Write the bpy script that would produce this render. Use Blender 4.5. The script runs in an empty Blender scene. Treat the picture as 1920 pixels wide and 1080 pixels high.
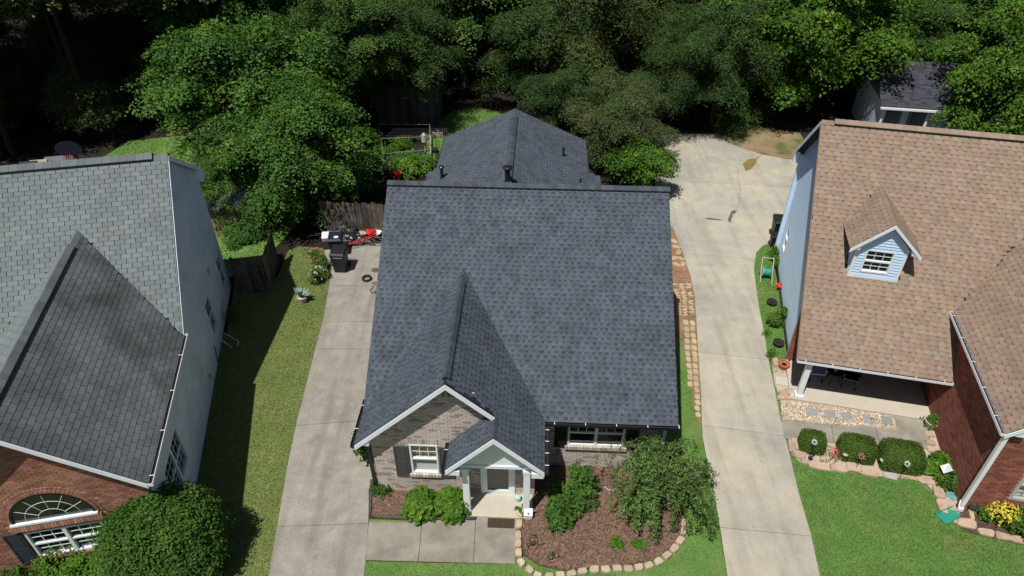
import bpy, math, random
import numpy as np
from mathutils import Vector, Matrix
random.seed(7)
RNG = np.random.default_rng(11)
# ------------------------------------------------------------------ camera, sky, sun, exposure
sc = bpy.context.scene
col = sc.collection
FPX, PITCH, ROLL, H = 1313.98, 0.6551, 0.003, 18.0
cam_d = bpy.data.cameras.new('camera'); cam = bpy.data.objects.new('camera', cam_d); col.objects.link(cam)
cam_d.sensor_width = 36; cam_d.lens = FPX / 1920 * 36; cam_d.clip_start = .1; cam_d.clip_end = 2000
cam.matrix_world = Matrix.Translation((0, 0, H)) @ Matrix.Rotation(math.pi/2 - PITCH, 4, 'X') @ Matrix.Rotation(ROLL, 4, 'Z')
sc.camera = cam
SUN_D = Vector((.2424, .3462, -.9063)).normalized()          # direction the light travels
w = bpy.data.worlds.new('World'); sc.world = w; w.use_nodes = True
nt = w.node_tree; bg = nt.nodes['Background']
sky = nt.nodes.new('ShaderNodeTexSky'); sky.sky_type = 'NISHITA'; sky.sun_disc = False
sky.sun_elevation = math.asin(-SUN_D.z); sky.sun_rotation = math.atan2(-SUN_D.x, -SUN_D.y)
nt.links.new(sky.outputs[0], bg.inputs[0]); bg.inputs[1].default_value = .05
sl = bpy.data.lights.new('sun', 'SUN'); sl.energy = 5.0; sl.angle = math.radians(.5); sl.color = (1, .965, .9)
sun = bpy.data.objects.new('sun', sl); col.objects.link(sun)
sun.rotation_euler = (-SUN_D).to_track_quat('Z', 'Y').to_euler(); sun.location = (0, 0, 60)
sc.view_settings.view_transform = 'Standard'; sc.view_settings.look = 'None'
sc.view_settings.exposure = -0.12; sc.view_settings.gamma = 1; sc.view_settings.use_curve_mapping = False

# ------------------------------------------------------------------ survey helpers: photograph pixel -> point of the place
def _ray(px, py):
    x, y = px - 960, py - 540
    c, s = math.cos(ROLL), math.sin(ROLL)
    x, y = c*x + s*y, -s*x + c*y
    cp, sp = math.cos(PITCH), math.sin(PITCH)
    return (x/FPX, cp - y/FPX*sp, -sp - y/FPX*cp)
def at(px, py, z=0.):
    d = _ray(px, py); t = (z - H)/d[2]
    return Vector((d[0]*t, d[1]*t, z))
HS = dict(A=(-4.374, 14.075, -.0413), B=(-10.214, 16.356, .21), C=(9.512, 17.096, -.222))
def toloc(h, P):
    x0, y0, t = HS[h]; dx, dy = P[0]-x0, P[1]-y0
    return Vector((dx*math.cos(t)+dy*math.sin(t), -dx*math.sin(t)+dy*math.cos(t), P[2]))
def toworld(h, P):
    x0, y0, t = HS[h]
    return Vector((x0+P[0]*math.cos(t)-P[1]*math.sin(t), y0+P[0]*math.sin(t)+P[1]*math.cos(t), P[2]))
def xy(pts): return [tuple(at(*p)[:2]) for p in pts]

# ------------------------------------------------------------------ materials
def M(name, c, rough=.85, var=.12, scale=6., fine=.1, fscale=60., c2=None, c2scale=1., c2lo=.45, c2hi=.62, bump=.0, bscale=80., spec=.3, tint=True, metal=0, trans=0, mid=None, streak=0):
    m = bpy.data.materials.new(name); m.use_nodes = True; N = m.node_tree.nodes; L = m.node_tree.links
    b = N['Principled BSDF']; b.inputs['Roughness'].default_value = rough; b.inputs['Specular IOR Level'].default_value = spec
    b.inputs['Metallic'].default_value = metal
    geo = N.new('ShaderNodeNewGeometry')
    def noise(s, det=4, rgh=.6):
        n = N.new('ShaderNodeTexNoise'); n.inputs['Scale'].default_value = s; n.inputs['Detail'].default_value = det; n.inputs['Roughness'].default_value = rgh
        L.new(geo.outputs['Position'], n.inputs['Vector']); return n.outputs['Fac']
    def mr(x, lo, hi, a, d):
        n = N.new('ShaderNodeMapRange'); L.new(x, n.inputs[0])
        for i, q in enumerate((lo, hi, a, d)): n.inputs[i+1].default_value = q
        return n.outputs[0]
    def math_(op, a, d):
        n = N.new('ShaderNodeMath'); n.operation = op
        for i, q in enumerate((a, d)):
            if isinstance(q, (int, float)): n.inputs[i].default_value = q
            else: L.new(q, n.inputs[i])
        return n.outputs[0]
    def mix(f, a, d, mode='MIX'):
        n = N.new('ShaderNodeMix'); n.data_type = 'RGBA'; n.blend_type = mode
        if isinstance(f, (int, float)): n.inputs[0].default_value = f
        else: L.new(f, n.inputs[0])
        for i, q in ((6, a), (7, d)):
            if isinstance(q, tuple): n.inputs[i].default_value = (*q[:3], 1)
            else: L.new(q, n.inputs[i])
        return n.outputs[2]
    cur = tuple(c)
    if c2 is not None:
        cur = mix(mr(noise(c2scale, 5), c2lo, c2hi, 0, 1), cur, tuple(c2))
    if mid is not None:   # a third pigment, its own patches
        cur = mix(mr(noise(mid[1], 3), mid[2], mid[3], 0, mid[4]), cur, tuple(mid[0]))
    if streak:      # long wear marks along the driveway and small round spots
        mp_ = N.new('ShaderNodeMapping'); mp_.inputs['Scale'].default_value = (2.2, .16, 1); L.new(geo.outputs['Position'], mp_.inputs['Vector'])
        sn = N.new('ShaderNodeTexNoise'); sn.inputs['Scale'].default_value = 1.; sn.inputs['Detail'].default_value = 5; L.new(mp_.outputs[0], sn.inputs['Vector'])
        cur = mix(mr(sn.outputs['Fac'], .5, .66, 0, streak), cur, tuple(x*.62 for x in c))
        vo = N.new('ShaderNodeTexVoronoi'); vo.inputs['Scale'].default_value = 1.3; L.new(geo.outputs['Position'], vo.inputs['Vector'])
        cur = mix(mr(vo.outputs['Distance'], .05, .11, streak, 0), cur, tuple(x*.55 for x in c))
        cur = mix(mr(noise(9., 3), .62, .72, 0, streak*.7), cur, tuple(min(1, x*1.35) for x in c))
    v = math_('MULTIPLY', mr(noise(scale), .25, .75, 1-var, 1+var), mr(noise(fscale, 2), .25, .75, 1-fine, 1+fine))
    vv = N.new('ShaderNodeCombineColor')
    for i in range(3): L.new(v, vv.inputs[i])
    cur = mix(1., cur, vv.outputs[0], 'MULTIPLY')
    if tint:
        a = N.new('ShaderNodeAttribute'); a.attribute_name = 'tint'
        cur = mix(1., cur, a.outputs['Color'], 'MULTIPLY')
    L.new(cur, b.inputs['Base Color'])
    if bump:
        bn = N.new('ShaderNodeBump'); bn.inputs['Strength'].default_value = bump; bn.inputs['Distance'].default_value = .02
        L.new(noise(bscale, 3), bn.inputs['Height']); L.new(bn.outputs[0], b.inputs['Normal'])
    if trans:
        t = N.new('ShaderNodeBsdfTranslucent'); L.new(cur, t.inputs[0])
        ms = N.new('ShaderNodeMixShader'); ms.inputs[0].default_value = trans
        L.new(b.outputs[0], ms.inputs[1]); L.new(t.outputs[0], ms.inputs[2]); L.new(ms.outputs[0], N['Material Output'].inputs[0])
    return m
def glass_mat(name, c=(.02, .025, .03), refl=.35):
    m = bpy.data.materials.new(name); m.use_nodes = True; N = m.node_tree.nodes; L = m.node_tree.links
    tr = N.new('ShaderNodeBsdfTransparent'); tr.inputs[0].default_value = (*c, 1)
    gl = N.new('ShaderNodeBsdfGlossy'); gl.inputs['Roughness'].default_value = .04; gl.inputs[0].default_value = (.9, .95, 1, 1)
    ms = N.new('ShaderNodeMixShader'); ms.inputs[0].default_value = .05+refl*.3; L.new(tr.outputs[0], ms.inputs[1]); L.new(gl.outputs[0], ms.inputs[2])
    L.new(ms.outputs[0], N['Material Output'].inputs[0]); return m
m_glass = glass_mat('window_glass', (.93, .95, .95), .15); m_glass_dark = glass_mat('tinted_glass', (.6, .62, .64), .12)
m_slate = M('slate_shingle', (.078, .096, .120), .85, .1, 1.0, .16, 120, c2=(.064, .076, .098), c2scale=1.9, c2lo=.48, c2hi=.6, spec=.35)
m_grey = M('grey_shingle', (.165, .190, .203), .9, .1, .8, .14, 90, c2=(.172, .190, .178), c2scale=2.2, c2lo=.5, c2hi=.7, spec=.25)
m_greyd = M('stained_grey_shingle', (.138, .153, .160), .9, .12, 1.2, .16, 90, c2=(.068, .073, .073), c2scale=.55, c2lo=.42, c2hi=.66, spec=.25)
m_tan = M('tan_shingle', (.285, .208, .158), .9, .08, .9, .14, 100, c2=(.255, .21, .158), c2scale=1.8, c2lo=.5, c2hi=.68, spec=.2)
m_darkshed = M('charcoal_shingle', (.045, .05, .062), .9, .15, 3, .3, 40)
m_deck = M('roof_felt', (.02, .021, .023), .95)
m_black = M('black_metal', (.012, .013, .016), .35, .1, 5, spec=.5)
m_blackp = M('black_plastic', (.018, .017, .019), .5, .15, 5, spec=.4)
m_blue_blk = M('navy_plastic', (.012, .016, .035), .5, .15, 5, spec=.4)
m_white = M('white_paint', (.78, .82, .86), .5, .05, 3, spec=.4, c2=(.68, .71, .73), c2scale=2.5, c2lo=.6, c2hi=.8)
m_whiteg = M('white_metal', (.8, .8, .82), .3, .04, 3, spec=.5)
m_sidingB = M('grey_vinyl_siding', (.66, .74, .84), .55, .06, 1.5, spec=.35, c2=(.56, .64, .75), c2scale=.7)
m_sidingC = M('pale_blue_siding', (.56, .74, .94), .5, .05, 1.5, spec=.35)
m_mortar = M('grey_mortar', (.33, .31, .29), .95, .1, 8, .15)
m_mortarr = M('dusty_mortar', (.40, .32, .28), .95, .1, 8, .15)
m_brickA = M('weathered_grey_brick', (.47, .415, .375), .95, .12, 2, .25, 50, c2=(.55, .48, .42), c2scale=1.2)
m_brickB = M('red_orange_brick', (.31, .14, .095), .95, .12, 2, .2, 50, c2=(.36, .185, .125), c2scale=1.)
m_brickC = M('deep_red_brick', (.25, .088, .062), .95, .12, 2, .2, 50)
m_brickpale = M('pale_sill_brick', (.55, .46, .37), .95, .15, 6, .2, 50)
m_shut = M('grey_brown_shutter', (.075, .068, .075), .6, .08, 4)
m_shutb = M('dark_blue_shutter', (.03, .038, .055), .6, .08, 4)
m_dark = M('dark_interior', (.012, .013, .014), .9)
m_blind = M('white_blind', (.62, .63, .62), .7, .08, 5)
m_conc = M('weathered_concrete', (.325, .305, .262), .9, .14, 2.2, .2, 28, c2=(.245, .23, .20), c2scale=1.5, c2lo=.36, c2hi=.72, bump=.3, bscale=50, mid=((.33, .30, .25), .8, .45, .7, .6), streak=.6)
m_concp = M('pale_concrete', (.40, .38, .325), .9, .12, 1.7, .16, 28, c2=(.31, .30, .265), c2scale=.8, c2lo=.36, c2hi=.72, bump=.25, bscale=50, mid=((.50, .455, .345), .22, .42, .62, .8), streak=.4)
m_concw = M('walk_concrete', (.30, .275, .225), .9, .18, 2.0, .14, 35, c2=(.22, .205, .17), c2scale=1.4, c2lo=.42, c2hi=.66, bump=.25, bscale=60)
m_porch = M('porch_concrete', (.5, .45, .37), .85, .08, 2, .06, 40)
m_joint = M('joint_soil', (.05, .042, .03), .95, .3, 12)
m_soil = M('dark_forest_soil', (.022, .017, .012), 1, .35, 2., .4, 30, c2=(.012, .012, .008), c2scale=.6, bump=.6, bscale=25)
m_sand = M('sandy_dirt', (.27, .205, .12), 1, .22, 1.5, .3, 30, c2=(.11, .12, .04), c2scale=.8, c2lo=.42, c2hi=.62, bump=.4, bscale=30, mid=((.30, .17, .09), .6, .5, .62, .7))
m_dirt = M('orange_dirt', (.27, .165, .09), 1, .22, 1.5, .3, 30, c2=(.14, .12, .05), c2scale=1.3, c2lo=.5, c2hi=.65, bump=.4, bscale=30)
m_lawnL = M('olive_lawn', (.165, .21, .065), 1, .22, 1.6, .3, 45, c2=(.13, .18, .05), c2scale=.8, c2lo=.4, c2hi=.62, bump=.7, bscale=40, mid=((.17, .13, .05), 2.3, .6, .75, .6))
m_lawnR = M('green_lawn', (.10, .21, .045), 1, .2, 1.4, .3, 45, c2=(.15, .225, .06), c2scale=.9, c2lo=.4, c2hi=.68, bump=.7, bscale=40, mid=((.19, .165, .07), .9, .6, .72, .7))
m_blade = M('grass_blades', (.19, .245, .075), .8, .2, 2, trans=.25)
m_bladeR = M('green_blades', (.13, .27, .06), .8, .2, 2, trans=.25)
m_mulch = M('brown_mulch', (.105, .062, .045), 1, .3, 6, .5, 60, c2=(.07, .045, .035), c2scale=5, bump=.8, bscale=50)
m_chip = M('mulch_chip', (.185, .115, .082), 1, .2, 5)
m_stone = M('tan_edging_stone', (.47, .38, .27), .95, .16, 6, .2, 60, bump=.4, bscale=40)
m_flag = M('pink_flagstone', (.52, .375, .27), .95, .22, 3, .2, 50, c2=(.33, .25, .20), c2scale=3, bump=.5, bscale=25)
m_paver = M('tan_paver', (.46, .36, .24), .95, .16, 6, .2, 60, bump=.3, bscale=40)
m_paverr = M('red_paver', (.30, .16, .12), .95, .16, 6, .2, 60)
m_gravel = M('pea_gravel', (.50, .42, .32), .95, .3, 20, .4, 90, bump=.8, bscale=70)
m_slateStone = M('grey_stepping_slate', (.27, .285, .28), .8, .15, 6, .1, c2=(.06, .06, .05), c2scale=4, c2lo=.6, c2hi=.7)
m_wood = M('grey_fence_board', (.115, .098, .085), .95, .3, 3, .3, 40, c2=(.06, .05, .045), c2scale=2)
m_wooddark = M('old_shed_board', (.09, .085, .08), .95, .3, 3, .3, 40)
m_woodl = M('pale_timber', (.33, .29, .23), .95, .2, 5, .2)
m_bark = M('tree_bark', (.10, .078, .058), .95, .3, 8, .3, 40, bump=.5, bscale=30)
m_terra = M('terracotta', (.42, .14, .07), .85, .12, 5)
m_red = M('red_plastic', (.6, .03, .025), .5, .08)
m_greenp = M('green_plastic', (.03, .26, .18), .5, .1)
m_hose = M('pale_hose', (.45, .5, .42), .5, .1)
m_bluep = M('blue_fabric', (.05, .12, .42), .6, .15)
m_tanwall = M('tan_board', (.27, .21, .14), .85, .15, 4)
m_tarp = M('black_bag', (.02, .024, .027), .35, .3, 6, bump=1., bscale=9, spec=.6)
m_mat = M('brown_doormat', (.06, .04, .025), 1, .35, 25, .4, 120)
m_pot = M('dark_pot', (.035, .03, .028), .6, .2, 5)
m_potw = M('pale_pot', (.42, .41, .37), .8, .1, 8)
def leafm(name, c, c2, trans=.3, rough=.6):
    return M(name, c, rough, .18, 1.1, .1, 30, c2=c2, c2scale=.7, c2lo=.42, c2hi=.62, trans=trans, spec=.22)
m_leaf1 = leafm('maple_leaf', (.085, .19, .028), (.05, .14, .03))
m_leaf2 = leafm('broad_leaf', (.085, .16, .032), (.05, .12, .028))
m_leaf3 = leafm('cedar_leaf', (.10, .145, .04), (.065, .11, .035))
m_leaf4 = leafm('dark_leaf', (.06, .12, .03), (.038, .085, .025))
m_leafdk = leafm('deep_shade_leaf', (.10, .15, .045), (.06, .10, .03), trans=.1)
m_leaf5 = leafm('crape_leaf', (.08, .13, .042), (.10, .125, .055))
m_leafb = leafm('bright_leaf', (.095, .20, .02), (.06, .15, .018))
m_hosta = leafm('hosta_leaf', (.11, .235, .025), (.075, .19, .02))
m_box = leafm('boxwood_leaf', (.085, .165, .02), (.11, .17, .028))
m_bush = leafm('holly_leaf', (.075, .165, .025), (.05, .125, .02))
m_flow = {k: M(k+'_petal', c, .7, .1) for k, c in dict(pink=(.6, .2, .3), yellow=(.75, .5, .03), white=(.75, .72, .68), red=(.6, .06, .06), gold=(.6, .5, .05)).items()}

# ------------------------------------------------------------------ mesh tools
def T3(t):
    return (t, t, t) if isinstance(t, (int, float)) else tuple(t)
class MB:
    def __init__(s): s.v = []; s.f = []; s.t = []
    def face(s, pts, t=1.):
        n = len(s.v); s.v.extend(tuple(p) for p in pts); s.f.append(tuple(range(n, n+len(pts)))); s.t.append(T3(t))
    def hexa(s, p, t=1.):       # 8 points: bottom loop 0-3, top loop 4-7
        n = len(s.v); s.v.extend(tuple(q) for q in p)
        for f in ((3, 2, 1, 0), (4, 5, 6, 7), (0, 1, 5, 4), (1, 2, 6, 5), (2, 3, 7, 6), (3, 0, 4, 7)):
            s.f.append(tuple(n+i for i in f)); s.t.append(T3(t))
    def box(s, x0, x1, y0, y1, z0, z1, t=1.):
        s.hexa([(x0, y0, z0), (x1, y0, z0), (x1, y1, z0), (x0, y1, z0), (x0, y0, z1), (x1, y0, z1), (x1, y1, z1), (x0, y1, z1)], t)
    def fbox(s, F, s0, s1, t0, t1, n0, n1, t=1.):
        P = lambda a, b, c: F.p(a, b, c)
        s.hexa([P(s0, t0, n0), P(s1, t0, n0), P(s1, t1, n0), P(s0, t1, n0), P(s0, t0, n1), P(s1, t0, n1), P(s1, t1, n1), P(s0, t1, n1)], t)
    def prism(s, bot, ext, t=1.):
        bot = [Vector(p) for p in bot]; top = [p+Vector(ext) for p in bot]; n = len(s.v); k = len(bot)
        s.v.extend(tuple(p) for p in bot+top)
        s.f.append(tuple(range(n+k-1, n-1, -1))); s.f.append(tuple(range(n+k, n+2*k)))
        for i in range(k): s.f.append((n+i, n+(i+1) % k, n+k+(i+1) % k, n+k+i))
        s.t += [T3(t)]*(k+2)
    def tube(s, pts, r, seg=6, t=1., cap=True):
        pts = [Vector(p) for p in pts]; rs = r if isinstance(r, (list, tuple)) else [r]*len(pts)
        n0 = len(s.v)
        for i, p in enumerate(pts):
            d = (pts[min(i+1, len(pts)-1)] - pts[max(i-1, 0)]).normalized()
            a = d.cross(Vector((0, 0, 1)) if abs(d.z) < .9 else Vector((1, 0, 0))).normalized(); b = d.cross(a)
            for k in range(seg):
                q = 2*math.pi*k/seg; s.v.append(tuple(p + (a*math.cos(q)+b*math.sin(q))*rs[i]))
        for i in range(len(pts)-1):
            for k in range(seg):
                a0 = n0+i*seg+k; a1 = n0+i*seg+(k+1) % seg
                s.f.append((a0, a1, a1+seg, a0+seg)); s.t.append(T3(t))
        if cap:
            s.f.append(tuple(n0+k for k in range(seg))); s.f.append(tuple(n0+(len(pts)-1)*seg+k for k in range(seg))); s.t += [T3(t)]*2
    def lathe(s, c, prof, seg=14, t=1.):
        n0 = len(s.v); c = Vector(c)
        for r, z in prof:
            for k in range(seg):
                q = 2*math.pi*k/seg; s.v.append((c.x+r*math.cos(q), c.y+r*math.sin(q), c.z+z))
        for i in range(len(prof)-1):
            for k in range(seg):
                a0 = n0+i*seg+k; a1 = n0+i*seg+(k+1) % seg
                s.f.append((a0, a1, a1+seg, a0+seg)); s.t.append(T3(t))
        s.f.append(tuple(n0+k for k in range(seg))); s.f.append(tuple(n0+(len(prof)-1)*seg+k for k in range(seg))); s.t += [T3(t)]*2
    def mesh(s, name, mat):
        me = bpy.data.meshes.new(name); me.from_pydata(s.v, [], s.f); me.materials.append(mat)
        a = me.attributes.new('tint', 'FLOAT_COLOR', 'FACE')
        arr = np.ones((len(s.f), 4), np.float32); arr[:, :3] = np.array(s.t, np.float32).reshape(-1, 3)
        a.data.foreach_set('color', arr.ravel()); me.update(); return me
    def build(s, name, mat, parent=None, kind=None, label=None, bevel=0, **kw):
        o = bpy.data.objects.new(name, s.mesh(name, mat)); col.objects.link(o)
        if parent: o.parent = parent
        tag(o, kind=kind, label=label, **kw)
        if bevel:
            b = o.modifiers.new('b', 'BEVEL'); b.width = bevel; b.segments = 2
        return o
def tag(o, label=None, cat=None, group=None, kind=None):
    if label: o['label'] = label
    if cat: o['category'] = cat
    if group: o['group'] = group
    if kind: o['kind'] = kind
    return o
def empty(name, loc, rz=0, label=None, cat=None, group=None, kind=None):
    o = bpy.data.objects.new(name, None); col.objects.link(o); o.location = loc; o.rotation_euler = (0, 0, rz); o.empty_display_size = .2
    return tag(o, label, cat, group, kind)
def inst(name, me, parent, mw):
    o = bpy.data.objects.new(name, me); col.objects.link(o); o.parent = parent; o.matrix_basis = mw; return o
def copy_tree(o, parent=None):
    c = o.copy(); col.objects.link(c)
    if parent: c.parent = parent
    for ch in list(o.children): copy_tree(ch, c)
    return c
class F:    # a flat frame: origin, two in-plane unit axes, normal
    def __init__(s, O, U, W, N=None):
        s.O = Vector(O); s.U = Vector(U).normalized(); s.W = Vector(W).normalized(); s.N = Vector(N).normalized() if N else s.U.cross(s.W).normalized()
    def p(s, a, b, c=0.): return s.O + s.U*a + s.W*b + s.N*c
    def mat(s, a, b, c=0.):
        m = Matrix.Identity(4)
        for i, ax in enumerate((s.U, s.W, s.N)):
            for r in range(3): m[r][i] = ax[r]
        m.translation = s.p(a, b, c); return m
def rt(a=.85, b=1.15): return random.uniform(a, b)

# ------------------------------------------------------------------ houses: roofs of single shingles, walls of single bricks
class House:
    def __init__(s, key, name, label):
        s.key = key; x0, y0, yaw = HS[key]
        s.root = empty(name, (x0, y0, 0), yaw, label, 'house'); s.sh = []; s.br = []
    def w(s, p): return toworld(s.key, p)
    def deck(s, pts, zf, thick=.12, mat=None, name='roof_deck', off=-.012):
        m = MB(); m.prism([(u, v, zf(u, v)-thick) for u, v in pts], (0, 0, thick+off)); return m.build(name, mat or m_deck, s.root)
    def shingles(s, fr, width, length, expo, style, mat, hidden=None, face=True):
        rows = int(length/expo+.001)
        for r in range(rows):
            t = r*expo; x = -random.uniform(0, .2) if style != 'tab' else -(r % 2)*.155
            while x < width:
                wd = random.choice((.17, .2, .23, .27)) if style == 'lam' else (random.choice((.2, .26, .3)) if style == 'lamc' else .31)
                x0, x1 = max(x, 0), min(x+wd, width)
                if x1-x0 > .03:
                    c = fr.p((x0+x1)/2, t+expo/2)
                    if not (hidden and hidden(c)): s.sh.append((fr, x0, t, x1-x0, expo, style, mat, abs(x1-x0-wd) < 1e-6 and face, wd))
                x += wd
    def finish(s, nsh=300, nbr=300):
        camv = Vector((0, 0, H))
        def mk(mb, P, wd, e, style, tn, dk, thick=1.):
            # P maps piece coordinates to points
            if style == 'tab':
                g = .009; h0, h1 = .012, .002
                a = [P(g, 0, h0), P(wd-g, 0, h0), P(wd-g, e, h1), P(g, e, h1)]
                mb.face(a, tn); mb.face([P(g, 0, -.005), P(wd-g, 0, -.005), a[1], a[0]], tn)
                mb.face([P(wd-g, 0, -.005), P(wd-g, e, -.005), a[2], a[1]], tn); mb.face([P(g, e, -.005), P(g, 0, -.005), a[0], a[3]], tn)
                return
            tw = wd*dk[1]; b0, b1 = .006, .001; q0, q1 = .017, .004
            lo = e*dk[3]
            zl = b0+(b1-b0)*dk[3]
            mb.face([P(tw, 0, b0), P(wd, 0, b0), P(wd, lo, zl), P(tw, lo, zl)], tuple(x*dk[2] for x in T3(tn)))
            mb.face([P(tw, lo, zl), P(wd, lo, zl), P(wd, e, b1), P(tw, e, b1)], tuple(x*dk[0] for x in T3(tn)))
            mb.face([P(tw, 0, -.004), P(wd, 0, -.004), P(wd, 0, b0), P(tw, 0, b0)], tn)
            mb.face([P(0, 0, q0), P(tw, 0, q0), P(tw, e, q1), P(0, e, q1)], tn)
            mb.face([P(0, 0, -.004), P(tw, 0, -.004), P(tw, 0, q0), P(0, 0, q0)], tuple(x*1.02 for x in T3(tn)))
            mb.face([P(tw, 0, b0), P(tw, e, b1), P(tw, e, q1), P(tw, 0, q0)], tn)
            mb.face([P(0, e, b1), P(0, 0, b0), P(0, 0, q0), P(0, e, q1)], tn)
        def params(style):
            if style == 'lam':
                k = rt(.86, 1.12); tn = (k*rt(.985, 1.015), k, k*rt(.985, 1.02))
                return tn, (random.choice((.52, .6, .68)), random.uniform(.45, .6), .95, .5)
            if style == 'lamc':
                k = rt(.86, 1.1); return (k, k*rt(.96, 1.02), k*rt(.94, 1.03)), (random.choice((.58, .66, .78)), random.uniform(.5, .7), .94, .72)  # dark granule band in the gaps, deepened to imitate butt shadows of raised tabs
            k = rt(.88, 1.1); return (k, k*rt(.98, 1.03), k), None
        full = [q for q in s.sh if q[7]]
        full.sort(key=lambda q: (s.w(q[0].p(q[1], q[2]))-camv).length); full = full[:nsh]
        ids = set(id(q) for q in full); cache = {}
        for q in full:
            fr, x, t, wd, e, style, mat, _, _ = q
            key = (round(wd, 3), round(e, 3), style, mat.name, random.randrange(9))
            if key not in cache:
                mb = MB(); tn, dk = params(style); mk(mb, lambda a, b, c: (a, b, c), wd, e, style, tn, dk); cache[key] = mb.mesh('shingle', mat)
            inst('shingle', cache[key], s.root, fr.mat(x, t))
        rest = {}
        for q in s.sh:
            if id(q) in ids: continue
            fr, x, t, wd, e, style, mat, _, _ = q; mb = rest.setdefault(mat.name, (MB(), mat))[0]; tn, dk = params(style)
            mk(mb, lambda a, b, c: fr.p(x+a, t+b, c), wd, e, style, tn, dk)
        for mb, mat in rest.values(): mb.build('shingle_field', mat, s.root, 'stuff')
        # bricks
        fb = [q for q in s.br if q[7]]
        fb.sort(key=lambda q: (s.w(q[0].p(q[1], q[2]))-camv).length); fb = fb[:nbr]; ids = set(id(q) for q in fb); cache = {}
        for q in fb:
            fr, a, b, wd, h, mat, tints, _ = q; key = (round(wd, 3), round(h, 3), mat.name, random.randrange(12))
            if key not in cache:
                mb = MB(); mb.box(0, wd, 0, h, -.004, .012, tints()); cache[key] = mb.mesh('brick', mat)
            inst('brick', cache[key], s.root, fr.mat(a, b))
        rest = {}
        for q in s.br:
            if id(q) in ids: continue
            fr, a, b, wd, h, mat, tints, _ = q; mb = rest.setdefault(mat.name, (MB(), mat))[0]; tn = tints()
            P = fr.p; z = .012
            mb.face([P(a, b, z), P(a+wd, b, z), P(a+wd, b+h, z), P(a, b+h, z)], tn)
            mb.face([P(a, b+h, z), P(a+wd, b+h, z), P(a+wd, b+h, 0), P(a, b+h, 0)], tn)
            mb.face([P(a, b, 0), P(a+wd, b, 0), P(a+wd, b, z), P(a, b, z)], tn)
            mb.face([P(a+wd, b, 0), P(a+wd, b+h, 0), P(a+wd, b+h, z), P(a+wd, b, z)], tn); mb.face([P(a, b+h, 0), P(a, b, 0), P(a, b, z), P(a, b+h, z)], tn)
        for mb, mat in rest.values(): mb.build('brick_field', mat, s.root, 'stuff')
    @staticmethod
    def spans(prof, t, holes, tm):
        # prof: list of (t, sL, sR) knots ; holes: (s0,s1,t0,t1)
        for (ta, la, ra), (tb, lb, rb) in zip(prof, prof[1:]):
            if ta-1e-9 <= tm <= tb+1e-9: break
        k = (t-ta)/(tb-ta) if tb > ta else 0
        iv = [(la+(lb-la)*k, ra+(rb-ra)*k)]
        for s0, s1, t0, t1 in holes:
            if t0 < tm < t1:
                n = []
                for a, b in iv:
                    if s1 <= a or s0 >= b: n.append((a, b)); continue
                    if s0 > a: n.append((a, s0))
                    if s1 < b: n.append((s1, b))
                iv = n
        return iv
    def wall(s, fr, prof, holes, mat, name='wall', depth=.14):
        m = MB(); ts = sorted(set([k[0] for k in prof]+[h[2] for h in holes]+[h[3] for h in holes])); ts = [t for t in ts if prof[0][0]-1e-9 <= t <= prof[-1][0]+1e-9]
        for a, b in zip(ts, ts[1:]):
            if b-a < 1e-4: continue
            tm = (a+b)/2; i0 = s.spans(prof, a, holes, tm); i1 = s.spans(prof, b, holes, tm)
            for (p, q), (r, u) in zip(i0, i1):
                m.hexa([fr.p(p, a, -depth), fr.p(q, a, -depth), fr.p(u, b, -depth), fr.p(r, b, -depth), fr.p(p, a, 0), fr.p(q, a, 0), fr.p(u, b, 0), fr.p(r, b, 0)])
        return m.build(name, mat, s.root)
    def bricks(s, fr, prof, holes, mat, tints, L=.205, h=.062, j=.012, skip=None, visible=True):
        t = prof[0][0]; r = 0; top = prof[-1][0]
        while t+h < top:
            i0 = s.spans(prof, t, holes, t+h/2); i1 = s.spans(prof, t+h, holes, t+h/2)
            for (a, b), (c, d) in zip(i0, i1):
                lo, hi = max(a, c), min(b, d); x = math.floor(lo/(L+j))*(L+j) - (r % 2)*(L+j)/2
                while x < hi:
                    x0, x1 = max(x, lo), min(x+L, hi)
                    if x1-x0 > .03 and not (skip and skip((x0+x1)/2, t+h/2)):
                        s.br.append((fr, x0, t, x1-x0, h, mat, tints, visible and abs(x1-x0-L) < 1e-6))
                    x += L+j
            t += h+j; r += 1
    def siding(s, fr, prof, holes, mat, lap=.115, name='siding'):
        m = MB(); t = prof[0][0]; top = prof[-1][0]
        while t+.02 < top:
            e = min(lap, top-t)
            i0 = s.spans(prof, t, holes, t+e/2); i1 = s.spans(prof, t+e, holes, t+e/2)
            for (a, b), (c, d) in zip(i0, i1):
                k = rt(.97, 1.03)
                m.face([fr.p(a, t, .03), fr.p(b, t, .03), fr.p(d, t+e, .006), fr.p(c, t+e, .006)], k)
                m.face([fr.p(a, t, .0), fr.p(b, t, .0), fr.p(b, t, .03), fr.p(a, t, .03)], k)
                m.face([fr.p(b, t, 0), fr.p(d, t+e, 0), fr.p(d, t+e, .006), fr.p(b, t, .03)], k); m.face([fr.p(c, t+e, 0), fr.p(a, t, 0), fr.p(a, t, .03), fr.p(c, t+e, .006)], k)
            t += lap
        return m.build(name, mat, s.root, 'stuff')
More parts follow.
